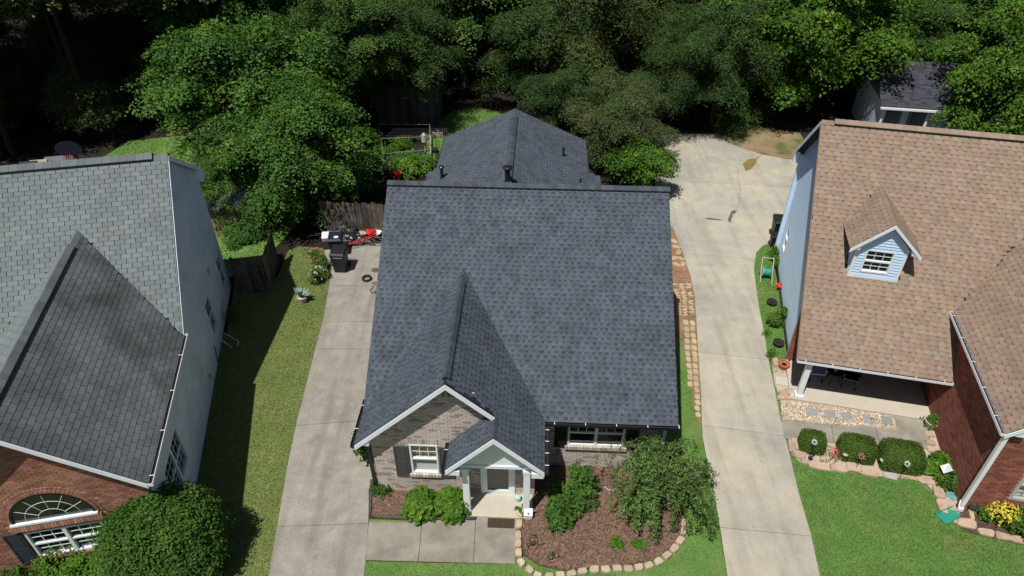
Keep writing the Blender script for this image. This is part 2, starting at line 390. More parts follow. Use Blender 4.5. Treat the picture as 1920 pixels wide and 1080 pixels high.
    def window(s, fr, s0, s1, t0, t1, cols=3, rows=2, units=1, frame=m_white, blind=None, glass=None, fw=.05, label=None, grid_low=True, name='window', behind=m_dark):
        m = MB(); e = .004
        m.fbox(fr, s0+e, s0+fw, t0+e, t1-e, -.08, .03); m.fbox(fr, s1-fw, s1-e, t0+e, t1-e, -.08, .03)
        m.fbox(fr, s0+fw, s1-fw, t0+e, t0+fw, -.08, .035); m.fbox(fr, s0+fw, s1-fw, t1-fw, t1-e, -.08, .028)
        for k in range(1, units):
            c = s0+(s1-s0)*k/units; m.fbox(fr, c-.045, c+.045, t0+fw, t1-fw, -.08, .032)
        wo = m.build(name, frame, s.root, label=label)
        bm = MB(); bm.fbox(fr, s0+.01, s1-.01, t0+.01, t1-.01, -.137, -.13); bm.build('interior', behind, wo)
        us = (s1-s0)/units
        for k in range(units):
            a = s0+us*k+fw*.9; b = s0+us*(k+1)-fw*.9; tm = (t0+t1)/2
            r = MB(); r.fbox(fr, a, b, tm-.028, tm+.028, -.05, .02); r.build('meeting_rail', frame, wo)
            for q, (ta, tb) in enumerate(((t0+fw, tm-.028), (tm+.028, t1-fw))):
                p = MB(); n = -.045+.02*q; p.face([fr.p(a, ta, n), fr.p(b, ta, n), fr.p(b, tb, n), fr.p(a, tb, n)]); p.build('pane', glass or m_glass, wo)
                if q == 1 or grid_low:
                    g = MB()
                    for c in range(1, cols):
                        x = a+(b-a)*c/cols; g.fbox(fr, x-.009, x+.009, ta, tb, n+.001, n+.011)
                    for c in range(1, rows):
                        y = ta+(tb-ta)*c/rows; g.fbox(fr, a, b, y-.009, y+.009, n+.0005, n+.0105)
                    g.build('muntin_grid', frame, wo)
            if blind:
                bl = MB(); ta, tb = (t0+fw, t1-fw) if blind == 'full' else (t0+fw, tm)
                y = ta
                while y < tb-.03:
                    bl.hexa([fr.p(a, y, -.10), fr.p(b, y, -.10), fr.p(b, y+.026, -.118), fr.p(a, y+.026, -.118), fr.p(a, y, -.098), fr.p(b, y, -.098), fr.p(b, y+.026, -.116), fr.p(a, y+.026, -.116)], rt(.8, 1)); y += .03
                bl.build('blind', m_blind, wo)
        return wo
    def shutter(s, fr, s0, s1, t0, t1, mat, panels=2):
        m = MB(); m.fbox(fr, s0, s1, t0, t1, .012, .035); f = .045
        m.fbox(fr, s0, s0+f, t0, t1, .035, .05); m.fbox(fr, s1-f, s1, t0, t1, .035, .05)
        for k in range(panels+1):
            y = t0+(t1-t0-f)*k/panels; m.fbox(fr, s0+f, s1-f, y, y+f, .035, .05)
        for k in range(panels):
            ya = t0+(t1-t0-f)*k/panels+f+.03; yb = t0+(t1-t0-f)*(k+1)/panels-.03
            m.fbox(fr, s0+f+.03, s1-f-.03, ya, yb, .035, .044)
        return m.build('shutter', mat, s.root)
    def gutter(s, p0, p1, out, mat, w=.12, h=.1, clips=.9, clipm=None):
        # open trough from p0 to p1, 'out' = horizontal unit vector away from the roof
        p0, p1, o = Vector(p0), Vector(p1), Vector(out); d = (p1-p0); Ln = d.length; d.normalize()
        fr = F(p0, d, o, (0, 0, 1)); m = MB()
        m.fbox(fr, 0, Ln, 0, w, -h, -h+.008, .35); m.fbox(fr, 0, Ln, w-.012, w, -h+.008, 0); m.fbox(fr, 0, Ln, 0, .006, -h+.008, -.01)
        m.fbox(fr, 0, .01, .006, w-.012, -h+.008, -.004); m.fbox(fr, Ln-.01, Ln, .006, w-.012, -h+.008, -.004)
        g = m.build('gutter', mat, s.root)
        inner = MB(); inner.fbox(fr, .012, Ln-.012, .008, w-.014, -h+.009, -h+.03); inner.build('gutter_debris', m_deck, g)
        x = .25
        while x < Ln: c = MB(); c.fbox(fr, x, x+.02, -.02, w+.004, .0, .008); c.build('gutter_clip', clipm or m_whiteg, g); x += clips
        return g
    def ridge(s, p0, p1, dl, dr, mat, hw=.15, expo=.16, lift=0., name='ridge_cap', seed=0, tr=(.85, 1.1)):
        # caps astride a ridge from p0 to p1; dl / dr : unit vectors down each slope
        p0, p1 = Vector(p0), Vector(p1); d = (p1-p0); L = d.length; d.normalize(); dl, dr = Vector(dl).normalized(), Vector(dr).normalized()
        up = Vector((0, 0, 1))
        if lift:
            m = MB(); a = [p0, p0+dl*(hw-.004), p0+dl*(hw-.004)+up*lift, p0+up*lift, p0+dr*(hw-.004)+up*lift, p0+dr*(hw-.004)]
            m.prism([a[0], a[1], a[2], a[3]], d*L); m.prism([a[0], a[3], a[4], a[5]], d*L); m.build('ridge_vent', m_black, s.root)
        n = int(L/expo); cache = []
        for k in range(7):
            m = MB(); tn = rt(*tr); e = expo*1.15
            for sd in (dl, dr):
                q = [Vector((0, 0, 0)), sd*hw]
                A = [Vector((0, 0, .03)), sd*hw+up*.022, sd*hw+d*e+up*.012, d*e+up*.02]
                m.face(A, tn); B = [sd*hw+up*.0, sd*hw+d*e+up*0]; m.face([A[1], B[0], B[1], A[2]], tn)
                m.face([A[0], A[1], B[0], Vector((0, 0, 0))], tn)
            cache.append(m.mesh(name, mat))
        for i in range(n):
            inst(name, random.choice(cache), s.root, Matrix.Translation(p0+d*(i*L/n)+up*(lift+.004)))
def X(v): return Vector(v)

# ================================================================== SETTING
def sheet(name, pts, z, mat, thick=0, kind='structure', parent=None, label=None):
    m = MB()
    if thick: m.prism([(x, y, z-thick) for x, y in pts], (0, 0, thick))
    else: m.face([(x, y, z) for x, y in pts])
    return m.build(name, mat, parent, kind, label)
def inside(P, poly):
    x, y = P[:, 0], P[:, 1]; r = np.zeros(len(P), bool); n = len(poly)
    for i in range(n):
        x0, y0 = poly[i]; x1, y1 = poly[(i+1) % n]
        c = ((y0 > y) != (y1 > y)) & (x < (x1-x0)*(y-y0)/((y1-y0) or 1e-9)+x0); r ^= c
    return r
def scatter(poly, n):
    a = np.array(poly); lo, hi = a.min(0), a.max(0); P = RNG.uniform(lo, hi, (n*3, 2)); P = P[inside(P, poly)]
    return P[:n]
def raw_mesh(name, V, Fc, tint, mat):
    me = bpy.data.meshes.new(name); k = Fc.shape[1]
    me.vertices.add(len(V)); me.vertices.foreach_set('co', np.asarray(V, np.float32).ravel())
    me.loops.add(Fc.size); me.loops.foreach_set('vertex_index', Fc.astype(np.int32).ravel())
    me.polygons.add(len(Fc)); me.polygons.foreach_set('loop_start', (np.arange(len(Fc))*k).astype(np.int32))
    me.polygons.foreach_set('loop_total', np.full(len(Fc), k, np.int32))
    me.materials.append(mat); me.update(calc_edges=True)
    a = me.attributes.new('tint', 'FLOAT_COLOR', 'FACE'); arr = np.ones((len(Fc), 4), np.float32); arr[:, :3] = tint
    a.data.foreach_set('color', arr.ravel()); return me
def blades(name, poly, n, h, mat, z=0.):
    P = scatter(poly, n); n = len(P); an = RNG.uniform(0, 2*np.pi, n); hh = h*RNG.uniform(.4, 1.2, n); wd = .012
    V = np.zeros((n, 3, 3)); V[:, 0] = np.c_[P[:, 0]-np.cos(an)*wd, P[:, 1]-np.sin(an)*wd, np.full(n, z)]
    V[:, 1] = np.c_[P[:, 0]+np.cos(an)*wd, P[:, 1]+np.sin(an)*wd, np.full(n, z)]
    l = RNG.uniform(-.03, .03, (n, 2)); V[:, 2] = np.c_[P[:, 0]+l[:, 0], P[:, 1]+l[:, 1], z+hh]
    t = RNG.uniform(.6, 1.35, n)[:, None]*np.c_[RNG.uniform(.85, 1.4, n), np.ones(n), np.ones(n)]
    me = raw_mesh(name, V.reshape(-1, 3), np.arange(3*n).reshape(-1, 3), t, mat)
    o = bpy.data.objects.new(name, me); col.objects.link(o); o['kind'] = 'stuff'; o['label'] = 'short mown grass growing on the lawn'; o['category'] = 'grass'; return o

sheet('ground', [(-160, -40), (160, -40), (160, 260), (-160, 260)], -.06, m_soil)

sheet('yard', [(-40, 3), (45, 3), (45, 20.5), (-40, 20.5)], -.03, m_lawnL)
sheet('unseen_street', [(-60, -30), (60, -30), (60, 3), (-60, 3)], -.034, M('street_asphalt', (.16, .16, .158), .95, .15, 2, .3, 60))  # unseen street, added so grey ground tempers the lawn's green bounce
# left driveway (between the grey house and the dark-roofed house)
def clip_half(poly, p, n):    # keep the side where (q-p).n >= 0
    out = []
    for i in range(len(poly)):
        a, b = poly[i], poly[(i+1) % len(poly)]; da = (a[0]-p[0])*n[0]+(a[1]-p[1])*n[1]; db = (b[0]-p[0])*n[0]+(b[1]-p[1])*n[1]
        if da >= 0: out.append(a)
        if da*db < 0:
            k = da/(da-db); out.append((a[0]+(b[0]-a[0])*k, a[1]+(b[1]-a[1])*k))
    return out
def slabs(name, poly, joints, mat, z=.03, thick=.09, label=None, extra=()):
    root = empty(name, (0, 0, 0), 0, label, None, None, 'structure')
    sheet('joint_bed', poly, z-.02, m_joint, .05, None, root)
    cuts = joints; polys = [poly]
    for (p, q) in cuts:
        d = Vector((q[0]-p[0], q[1]-p[1])).normalized(); n = (-d.y, d.x); np_ = []
        for pl in polys:
            for sg in (1, -1):
                c = clip_half(pl, (p[0]+n[0]*.008*sg, p[1]+n[1]*.008*sg), (n[0]*sg, n[1]*sg))
                if len(c) > 2:
                    ar = abs(sum(c[i][0]*c[(i+1) % len(c)][1]-c[(i+1) % len(c)][0]*c[i][1] for i in range(len(c))))/2
                    if ar > .05: np_.append(c)
        polys = np_
    for pl in polys:
        m = MB(); m.prism([(x, y, z-thick) for x, y in pl], (0, 0, thick), rt(.93, 1.07)); m.build('slab', mat, root)
    return root
D1 = xy([(607, 470), (622, 505), (617, 535), (608, 590), (592, 650), (575, 720), (557, 790), (540, 870), (520, 987), (498, 1110), (446, 1400), (665, 1400), (680, 1110), (686, 1050), (691, 978), (692, 920), (707, 880), (715, 700), (722, 560), (728, 455)])
J1 = [xy(((570, 537), (740, 535))), xy(((570, 606), (740, 603))), xy(((545, 655), (720, 655))), xy(((530, 801), (700, 788))), xy(((500, 989), (700, 982)))]
slabs('left_driveway', D1, J1, m_conc, label='stained grey concrete driveway left of the dark slate roof')
D2r = [(1265, 252), (1338, 252), (1356, 264), (1380, 274), (1427, 290), (1467, 298), (1530, 304), (1530, 400), (1456, 452), (1430, 462), (1418, 475), (1413, 503), (1417, 537), (1423, 577), (1432, 623), (1440, 673), (1450, 720), (1463, 787), (1480, 853), (1498, 927), (1520, 1003), (1543, 1110), (1605, 1400)]
D2l = [(1412, 1400), (1368, 1110), (1352, 1003), (1341, 937), (1327, 870), (1317, 820), (1313, 720), (1309, 660), (1306, 610), (1303, 560), (1295, 520), (1281, 477), (1262, 428), (1225, 400), (1228, 347), (1240, 300), (1243, 254)]
D2 = xy(D2r+D2l)
J2 = [xy(((1230, 338), (1490, 352))), xy(((1283, 475), (1413, 487))), xy(((1310, 661), (1435, 675))), xy(((1325, 799), (1468, 818))), xy(((1352, 990), (1517, 1006)))]
slabs('right_driveway', D2, J2, m_concp, label='long pale concrete driveway between the dark roof and the tan roof')
# cracks, patches and the brown puddle stain
def strip(name, pix, wd, z, mat, parent=None, label=None):
    P = [at(*p, z) for p in pix]; m = MB()
    for a, b in zip(P, P[1:]):
        k = max(1, int((b-a).length/.25)); prev = a
        for i in range(1, k+1):
            q = a.lerp(b, i/k)+Vector((random.uniform(-.03, .03), random.uniform(-.03, .03), 0))*(i < k)
            d = (q-prev).normalized(); n = Vector((-d.y, d.x, 0)); w0, w1 = wd*rt(.4, 1.3)/2, wd*rt(.4, 1.3)/2
            m.face([prev-n*w0, prev+n*w0, q+n*w1, q-n*w1]); prev = q
    return m.build(name, mat, parent, 'structure', label)
m_crack = M('dark_crack', (.13, .11, .09), 1, .2)  # flat dark colour of the crack strips and patches
m_stain = M('brown_stain', (.22, .155, .055), .9, .2, 3)
strip('driveway_crack', [(1387, 352), (1383, 330), (1384, 315), (1365, 304), (1352, 301), (1340, 295), (1322, 294)], .018, .0335, m_crack)
strip('driveway_crack', [(1388, 352), (1386, 380), (1380, 398), (1370, 410), (1374, 420)], .022, .0335, m_crack)
def blotch(name, pix, z, mat): return sheet(name, xy(pix), z, mat)
blotch('driveway_stain', [(1392, 308), (1402, 300), (1417, 298), (1429, 290), (1419, 300), (1418, 306), (1408, 318), (1398, 322)], .0345, m_stain)
blotch('driveway_crack', [(1320, 410), (1330, 409.5), (1354, 413), (1350, 414.5), (1330, 413)], .0345, m_crack)
blotch('driveway_crack', [(1371, 397), (1378, 394), (1380, 399), (1373, 404), (1369, 420), (1364, 414), (1366, 409)], .0345, m_crack)
# lawns and soils
LAWN_L = xy([(540, 470), (560, 462), (605, 465), (622, 505), (616, 535), (607, 590), (591, 650), (574, 720), (556, 790), (539, 870), (519, 987), (497, 1110), (150, 1110), (200, 1010), (330, 930), (380, 850), (410, 720), (436, 560), (440, 530), (520, 520)])
sheet('left_lawn', LAWN_L, .0, m_lawnL)
LAWN_F = xy([(683, 1053), (968, 1058), (985, 1045), (1060, 1055), (1150, 1055), (1225, 1035), (1262, 990), (1262, 900), (1262, 800), (1262, 720), (1255, 640), (1300, 720), (1305, 760), (1312, 800), (1326, 870), (1340, 937), (1351, 1003), (1367, 1110), (681, 1110)])
sheet('front_lawn', LAWN_F, .002, m_lawnR)
LAWN_R = xy([(1478, 840), (1500, 862), (1560, 882), (1640, 893), (1708, 896), (1752, 930), (1780, 975), (1810, 985), (1860, 1000), (1960, 1018), (1960, 1110), (1544, 1110), (1521, 1003), (1499, 927)])
sheet('right_lawn', LAWN_R, .002, m_lawnR)
SIDE_L = xy([(1453, 450), (1425, 462), (1417, 475), (1413, 503), (1417, 537), (1423, 577), (1432, 623), (1440, 673), (1447, 700), (1483, 700), (1470, 600), (1447, 470)])
sheet('side_grass', SIDE_L, .004, m_lawnR)
BACK_L = xy([(140, 330), (200, 290), (240, 265), (300, 258), (400, 250), (430, 330), (480, 330), (600, 380), (560, 420), (480, 500), (380, 540), (300, 500), (150, 400)])
sheet('back_lawn', BACK_L, -.01, m_lawnR)
BACK_M = xy([(800, 262), (810, 235), (850, 208), (890, 200), (930, 208), (960, 225), (960, 300), (800, 300)])
sheet('back_garden_grass', BACK_M, -.01, m_lawnR)
sheet('bare_dirt', xy([(1340, 250), (1352, 238), (1420, 236), (1500, 250), (1530, 300), (1467, 297), (1427, 289), (1380, 273), (1356, 263)]), .006, m_sand)
sheet('dirt_strip', xy([(1225, 395), (1262, 428), (1281, 477), (1295, 520), (1303, 560), (1306, 610), (1309, 660), (1313, 720), (1313, 800), (1299, 760), (1292, 700), (1280, 640), (1262, 620), (1240, 560)]), .008, m_dirt)
for nm, pl, n, hh, mt in (('lawn_grass', LAWN_L, 60000, .05, m_blade), ('front_grass', LAWN_F, 26000, .05, m_bladeR), ('right_grass', LAWN_R, 42000, .05, m_bladeR), ('side_strip_grass', SIDE_L, 8000, .06, m_bladeR), ('back_grass', BACK_L, 26000, .1, m_bladeR), ('garden_grass', BACK_M, 9000, .12, m_bladeR)):
    blades('grass_blades', pl, n, hh, mt)
# front walk, porch step and beds of the slate-roofed house
WALK = xy([(692, 979), (766, 981), (768, 962), (885, 962), (968, 962), (966, 1058), (685, 1051)])
slabs('front_walk', WALK, [xy(((793, 960), (783, 1070))), xy(((893, 960), (887, 1070)))], m_concw, label='concrete front walk below the porch')
sheet('mulch_bed', xy([(968, 950), (975, 905), (1020, 880), (1048, 868), (1200, 868), (1262, 880), (1280, 900), (1283, 960), (1280, 1000), (1262, 1030), (1225, 1052), (1160, 1066), (1060, 1072), (1010, 1062), (978, 1040)]), .03, m_mulch)
sheet('left_mulch_bed', xy([(694, 900), (880, 900), (885, 962), (768, 962), (766, 972), (694, 970)]), .035, m_mulch, .05)
def chips(name, poly, n, z, mat, ln=.05, wd=.012, lab='bark mulch chips', cat='mulch'):
    P = scatter(poly, n); n = len(P); an = RNG.uniform(0, 2*np.pi, n); l = ln*RNG.uniform(.4, 1.3, n); c, s_ = np.cos(an), np.sin(an)
    tz = RNG.uniform(-.02, .025, n); V = np.zeros((n, 4, 3))
    for k, (a, b) in enumerate(((-1, -1), (1, -1), (1, 1), (-1, 1))):
        V[:, k, 0] = P[:, 0]+a*l*c-b*wd*s_; V[:, k, 1] = P[:, 1]+a*l*s_+b*wd*c; V[:, k, 2] = z+.012+a*tz+RNG.uniform(0, .004, n)
    me = raw_mesh(name, V.reshape(-1, 3), np.arange(4*n).reshape(-1, 4), RNG.uniform(.45, 1.5, n)[:, None]*np.ones(3), mat)
    o = bpy.data.objects.new(name, me); col.objects.link(o); tag(o, lab, cat, None, 'stuff'); return o
chips('mulch_chips', xy([(975, 955), (1020, 885), (1048, 872), (1262, 880), (1280, 900), (1283, 960), (1280, 1000), (1262, 1030), (1225, 1050), (1160, 1062), (1060, 1068), (1010, 1058), (985, 1040)]), 16000, .03, m_chip, lab='reddish brown bark chips covering the round bed by the weeping tree')
chips('mulch_chips', xy([(696, 903), (880, 903), (883, 960), (696, 968)]), 5000, .036, m_chip, lab='bark chips in the narrow bed under the front window')
te = empty('timber_edging', (0, 0, 0), 0, 'brown timber edging around the narrow mulch bed by the walk', 'garden edging')
for a, b in (((694, 971), (768, 974)), ((768, 974), (891, 975)), ((891, 975), (893, 958)), ((694, 971), (696, 925))):
    pa, pb = at(*a, 0), at(*b, 0); m = MB(); d = (pb-pa); fr = F(pa, d, Vector((-d.y, d.x, 0)), (0, 0, 1)); m.fbox(fr, 0, d.length, -.03, .03, 0, .11); m.build('timber', m_wood, te)
# tan edging stones round the mulch bed
def stone_obj(name, cpt, ax, lx, ly, hz, mat, parent, z0=0., rough=.12, n=7, label=None):
    m = MB(); ax = Vector((ax[0], ax[1], 0)).normalized(); ay = Vector((-ax.y, ax.x, 0)); pts = []
    for k in range(n):
        q = 2*math.pi*(k+.5)/n; cx = math.copysign(abs(math.cos(q))**.45, math.cos(q)); cy = math.copysign(abs(math.sin(q))**.45, math.sin(q))
        pts.append((cx*lx/2*rt(1-rough, 1+rough*.3), cy*ly/2*rt(1-rough, 1+rough*.3)))
    lo = [Vector(cpt)+ax*a+ay*b for a, b in pts]; tn = rt(.85, 1.12); k = len(pts); base = len(m.v)
    for f_, z in ((1, z0), (1, z0+hz*.75), (.9, z0+hz)):
        for a, b in pts:
            q = Vector(cpt)+ax*a*f_+ay*b*f_; m.v.append((q.x, q.y, z+(rt(-.006, .006) if z > z0 else 0)))
    for r in range(2):
        for i in range(k): m.f.append((base+r*k+i, base+r*k+(i+1) % k, base+(r+1)*k+(i+1) % k, base+(r+1)*k+i)); m.t.append(T3(tn))
    m.f.append(tuple(base+2*k+i for i in range(k))); m.t.append(T3(tn))
    return m.build(name, mat, parent, label=label)
se = empty('stone_edging', (0, 0, 0), 0, 'curved row of tan edging stones around the mulch bed', 'garden edging')
EP = [(973, 943), (974, 965), (973, 985), (972, 1007), (972, 1022), (972, 1040), (977, 1057), (992, 1070), (1008, 1081), (1030, 1084), (1050, 1082), (1071, 1079), (1092, 1074), (1114, 1070), (1135, 1069), (1156, 1069), (1177, 1068), (1197, 1067), (1216, 1062), (1234, 1055), (1250, 1045), (1264, 1031), (1275, 1015), (1281, 999), (1283, 983)]
EW = [at(*p) for p in EP]
for i, p in enumerate(EW):
    d = EW[min(i+1, len(EW)-1)]-EW[max(i-1, 0)]; ln = d.length/2 if 0 < i < len(EW)-1 else d.length
    stone_obj('stone', p, d, min(ln, .34)*.93, .22*rt(.88, 1.08), .13*rt(.7, 1.15), m_stone, se, rough=.2, n=7)
# paved strip beside the right driveway: bricks on edge and flagstones
pv = empty('paver_strip', (0, 0, 0), 0, 'narrow strip of loose tan pavers along the driveway edge', 'paving')
def edge_x(y, pts):
    for (x0, y0), (x1, y1) in zip(pts, pts[1:]):
        if min(y0, y1) <= y <= max(y0, y1): return x0+(x1-x0)*(y-y0)/(y1-y0)
ER = [(1262, 428), (1281, 477), (1295, 520), (1303, 560), (1306, 610), (1309, 660), (1313, 720), (1316, 790)]
y = 441.
while y < 596:     # flagstones above, narrow bricks below, tapering from the driveway edge
    brickrow = 522 < y < 596; step = 5.2 if brickrow else 11.
    xr = edge_x(y, ER)-2; lx = {True: 3}.get(brickrow, 2 if y < 500 else 3)
    wpx = 11 if brickrow else 10.5
    for k in range(lx):
        x = xr-wpx*(k+.5)-k*1.2
        if x < 1262+(y-430)*.02: continue
        if not brickrow and random.random() < .12: continue
        p = at(x+random.uniform(-.6, .6), y+random.uniform(-.8, .8)); q = at(x+1, y); q2 = at(x, y+step)
        red = (505 < y < 530) or random.random() < .1
        stone_obj('paver', p, (q-p if (q-p).length > 1e-3 else Vector((1, 0, 0))), (at(x+wpx, y)-at(x, y)).length*.97, (q2-at(x, y)).length*(.62 if brickrow else .85), .045, m_paverr if red else m_paver, pv, .0, .06 if brickrow else .16, 8 if brickrow else 7)
    y += step
y = 606.
while y < 790:
    xr = edge_x(y, ER)-2; step = 11.5; nk = 2 if y < 722 else 1
    for k in range(nk):
        x = xr-11*(k+.5)-k; p = at(x+random.uniform(-.7, .7), y+random.uniform(-1, 1))
        stone_obj('paver', p, (1, random.uniform(-.1, .1)), (at(x+11, y)-at(x, y)).length*.95, (at(x, y+step)-at(x, y)).length*.88, .045, m_paver, pv, 0, .14, 7)
    y += step

# ================================================================== HOUSE A (dark slate roof, centre)
A = House('A', 'brick_house', 'grey brick house with a dark slate-blue shingle roof in the middle')
W, a_, zr, ze, zg, g_, ur = 9.22, 6.37, 6.66, 2.49, 5.03, 2.70, 5.35
sA = (zr-ze)/a_; sg = (zg-ze)/g_; sg2 = (zg-ze)/(ur-g_); up, zp = 3.98, ze+(ur-3.98)*((zg-ze)/(ur-g_))
zmain = lambda u, v: ze+sA*v
zgl = lambda u, v: ze+sg*u
zgr = lambda u, v: ze+sg2*(ur-u)
vm = (zg-ze)/sA
A.deck([(0, 0), (W, 0), (W, a_), (0, a_)], zmain)
A.deck([(0, a_), (W, a_), (W, 2*a_), (0, 2*a_)], lambda u, v: zr-sA*(v-a_))
A.deck([(0, -1.16), (g_, -1.16), (g_, vm), (0, 0)], zgl)
A.deck([(g_, -1.16), (up, -1.16), (up, -1.85), (ur, -1.85), (ur, 0), (g_, vm)], zgr)
pe = 2.66; sp = (zp-2.42)/(up-pe)
A.deck([(pe, -1.85), (up, -1.85), (up, -.86), (pe, -.86)], lambda u, v: 2.42+sp*(u-pe))
U = X((1, 0, 0)); V_ = X((0, 1, 0)); Z = X((0, 0, 1))
dn = lambda dx, dy, dz: Vector((dx, dy, dz)).normalized()
hidA = lambda c: (c.x < ur and c.z < (zgl(c.x, 0) if c.x < g_ else zgr(c.x, 0))-.12 and c.y < vm)
sl_ = math.hypot(a_, zr-ze)
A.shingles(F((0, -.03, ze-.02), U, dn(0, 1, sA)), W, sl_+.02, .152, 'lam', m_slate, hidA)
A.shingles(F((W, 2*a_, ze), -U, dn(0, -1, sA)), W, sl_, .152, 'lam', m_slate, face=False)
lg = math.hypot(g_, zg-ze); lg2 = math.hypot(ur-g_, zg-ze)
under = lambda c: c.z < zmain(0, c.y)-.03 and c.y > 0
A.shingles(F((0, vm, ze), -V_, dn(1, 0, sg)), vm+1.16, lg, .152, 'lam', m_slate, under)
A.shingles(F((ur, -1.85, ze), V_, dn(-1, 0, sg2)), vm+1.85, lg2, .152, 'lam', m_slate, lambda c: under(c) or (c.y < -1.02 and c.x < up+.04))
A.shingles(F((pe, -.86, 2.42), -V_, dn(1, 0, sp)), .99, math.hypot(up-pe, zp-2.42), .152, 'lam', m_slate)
# ridges
A.ridge((.0, a_, zr), (W, a_, zr), (0, -1, -sA), (0, 1, -sA), m_slate, .16, .2, .07, tr=(.62, .9))
A.ridge((g_, -1.14, zg), (g_, -.98, zg), (-1, 0, -sg), (1, 0, -sg2), m_slate, .15, .16, tr=(.62, .85))
A.ridge((g_, -.95, zg), (g_, vm-.62, zg), (-1, 0, -sg), (1, 0, -sg2), m_slate, .15, .2, .06, tr=(.62, .9))
A.ridge((g_, vm-.6, zg), (g_, vm-.02, zg), (-1, 0, -sg), (1, 0, -sg2), m_slate, .15, .2, tr=(.7, .95))
A.ridge((up, -1.84, zp), (up, -.88, zp), (-1, 0, -sp), (1, 0, -sg2), m_slate, .13, .2, tr=(.7, .95))
# rear wing
wz, wu = 4.2, 3.75; ws = (wz-2.6)/3.55
zwl = lambda u, v: wz-ws*(wu-u); zwr = lambda u, v: wz-ws*(u-wu)
A.deck([(.2, 18.3), (.2, 15.2), (-.15, 14.75), (-.15, 9.9), (wu, 9.9), (wu, 18.3)], zwl)
A.deck([(wu, 18.3), (wu, 9.9), (7.8, 9.9), (7.8, 14.8), (7.3, 15.5), (7.3, 18.3)], zwr)
wl = math.hypot(wu+.15, ws*(wu+.15)); wr = math.hypot(7.8-wu, ws*(7.8-wu))
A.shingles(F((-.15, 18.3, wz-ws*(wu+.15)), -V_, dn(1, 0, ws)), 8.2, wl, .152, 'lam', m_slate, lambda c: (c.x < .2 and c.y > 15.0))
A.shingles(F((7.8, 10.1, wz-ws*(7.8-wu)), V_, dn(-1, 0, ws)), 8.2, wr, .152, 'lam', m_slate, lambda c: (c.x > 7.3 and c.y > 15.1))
A.ridge((wu, 10.3, wz), (wu, 17.4, wz), (-1, 0, -ws), (1, 0, -ws), m_slate, .16, .25, .08, tr=(.6, .85))
A.ridge((wu, 17.45, wz), (wu, 18.3, wz), (-1, 0, -ws), (1, 0, -ws), m_slate, .16, .25, tr=(.62, .85))
# walls
wf = F((.36, -.82, 0), U, Z, (0, -1, 0))
tA = lambda: (lambda k, h: (k*(1+.1*h), k, k*(1-.06*h)))(random.choice((.6, .88, .95, 1, 1.03, 1.07, 1.1)), random.uniform(-.6, 1))
pr = [(0, 0, 4.74), (2.6, 0, 4.74), (2.601, -.05, 4.74), (2.6+.25, .1, 4.35), (zg-.22, g_-.36-.02, g_-.36+.02)]
doorh = (3.5-.36, 4.52-.36, .12, 2.12)
wh = (1.46-.36, 2.28-.36, .95, 2.22)
pr = [(0, 0, 4.74), (2.52, 0, 4.74), (zg-.16, g_-.36-.01, g_-.36+.01)]
pr[1] = (2.52, 0, 4.74)
A.wall(wf, pr, [doorh, wh], m_mortar)
soldier = (wh[0]-.05, wh[1]+.05, wh[3], wh[3]+.24)
sillh = (wh[0]-.06, wh[1]+.06, wh[2]-.12, wh[2])
dent = (g_-.36-.75, g_-.36+.75, 4.2, 4.42)
A.bricks(wf, pr, [doorh, wh, soldier, sillh, dent], m_brickA, tA)
m = MB()
x = soldier[0]
while x < soldier[1]-.05: m.fbox(wf, x, x+.062, soldier[2]+.004, soldier[3]-.008, -.004, .014, tA()); x += .074
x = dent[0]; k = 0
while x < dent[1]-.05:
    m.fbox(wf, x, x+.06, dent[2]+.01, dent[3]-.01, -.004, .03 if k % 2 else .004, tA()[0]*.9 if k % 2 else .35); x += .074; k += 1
m.build('soldier_course', m_brickA, A.root, 'stuff')
x = sillh[0]; 
while x < sillh[1]-.05:
    m = MB(); m.fbox(wf, x, x+.085, sillh[2]+.0, sillh[3]-.004, 0, .09, rt(.75, 1.15)); m.build('sill_brick', m_brickpale, A.root); x += .095
A.window(wf, *wh, cols=3, rows=2, blind='low', grid_low=False, behind=m_tanwall)
A.shutter(wf, 1.0-.36, 1.43-.36, .78, 2.14, m_shut); A.shutter(wf, 2.31-.36, 2.74-.36, .78, 2.14, m_shut)
# side wall facing the round bed and the right-hand front wall
sf = F((5.1, -.82, 0), V_, Z, (1, 0, 0)); prs = [(0, 0, 1.16), (2.6, 0, 1.16)]
A.wall(sf, prs, [], m_mortar); A.bricks(sf, prs, [], m_brickA, tA)
rf = F((5.1, .36, 0), U, Z, (0, -1, 0)); prr = [(0, 0, 3.85), (2.6, 0, 3.85)]; wh2 = (.98, 2.68, 1.04, 2.18)
sh2 = (.9, 2.76, .9, 1.04)
A.wall(rf, prr, [wh2], m_mortar); A.bricks(rf, prr, [wh2, sh2], m_brickA, tA)
x = sh2[0]
while x < sh2[1]-.05:
    m = MB(); m.fbox(rf, x, x+.085, sh2[2], sh2[3]-.004, 0, .09, rt(.8, 1.15)); m.build('sill_brick', m_brickpale, A.root); x += .095
A.window(rf, *wh2, cols=3, rows=2, units=2, glass=m_glass_dark, grid_low=False)
A.shutter(rf, .57, .95, .95, 2.2, m_black); A.shutter(rf, 2.72, 3.1, .95, 2.2, m_black)
m = MB(); m.box(8.8, 8.95, .5, 12.3, 0, 2.5); m.box(.36, .5, -.67, 12.3, 0, 2.5); m.box(.36, 8.95, 12.16, 12.3, 0, 2.5)
m.prism([(8.8, .5, 2.35), (8.95, .5, 2.35), (8.95, .5, 2.6), (8.8, .5, 2.6)], (0, .01, 0))
for u0 in (.36, 8.81):
    m.prism([(u0, .5, 2.5), (u0, 12.2, 2.5), (u0, a_, zr-.2)], (.13, 0, 0))
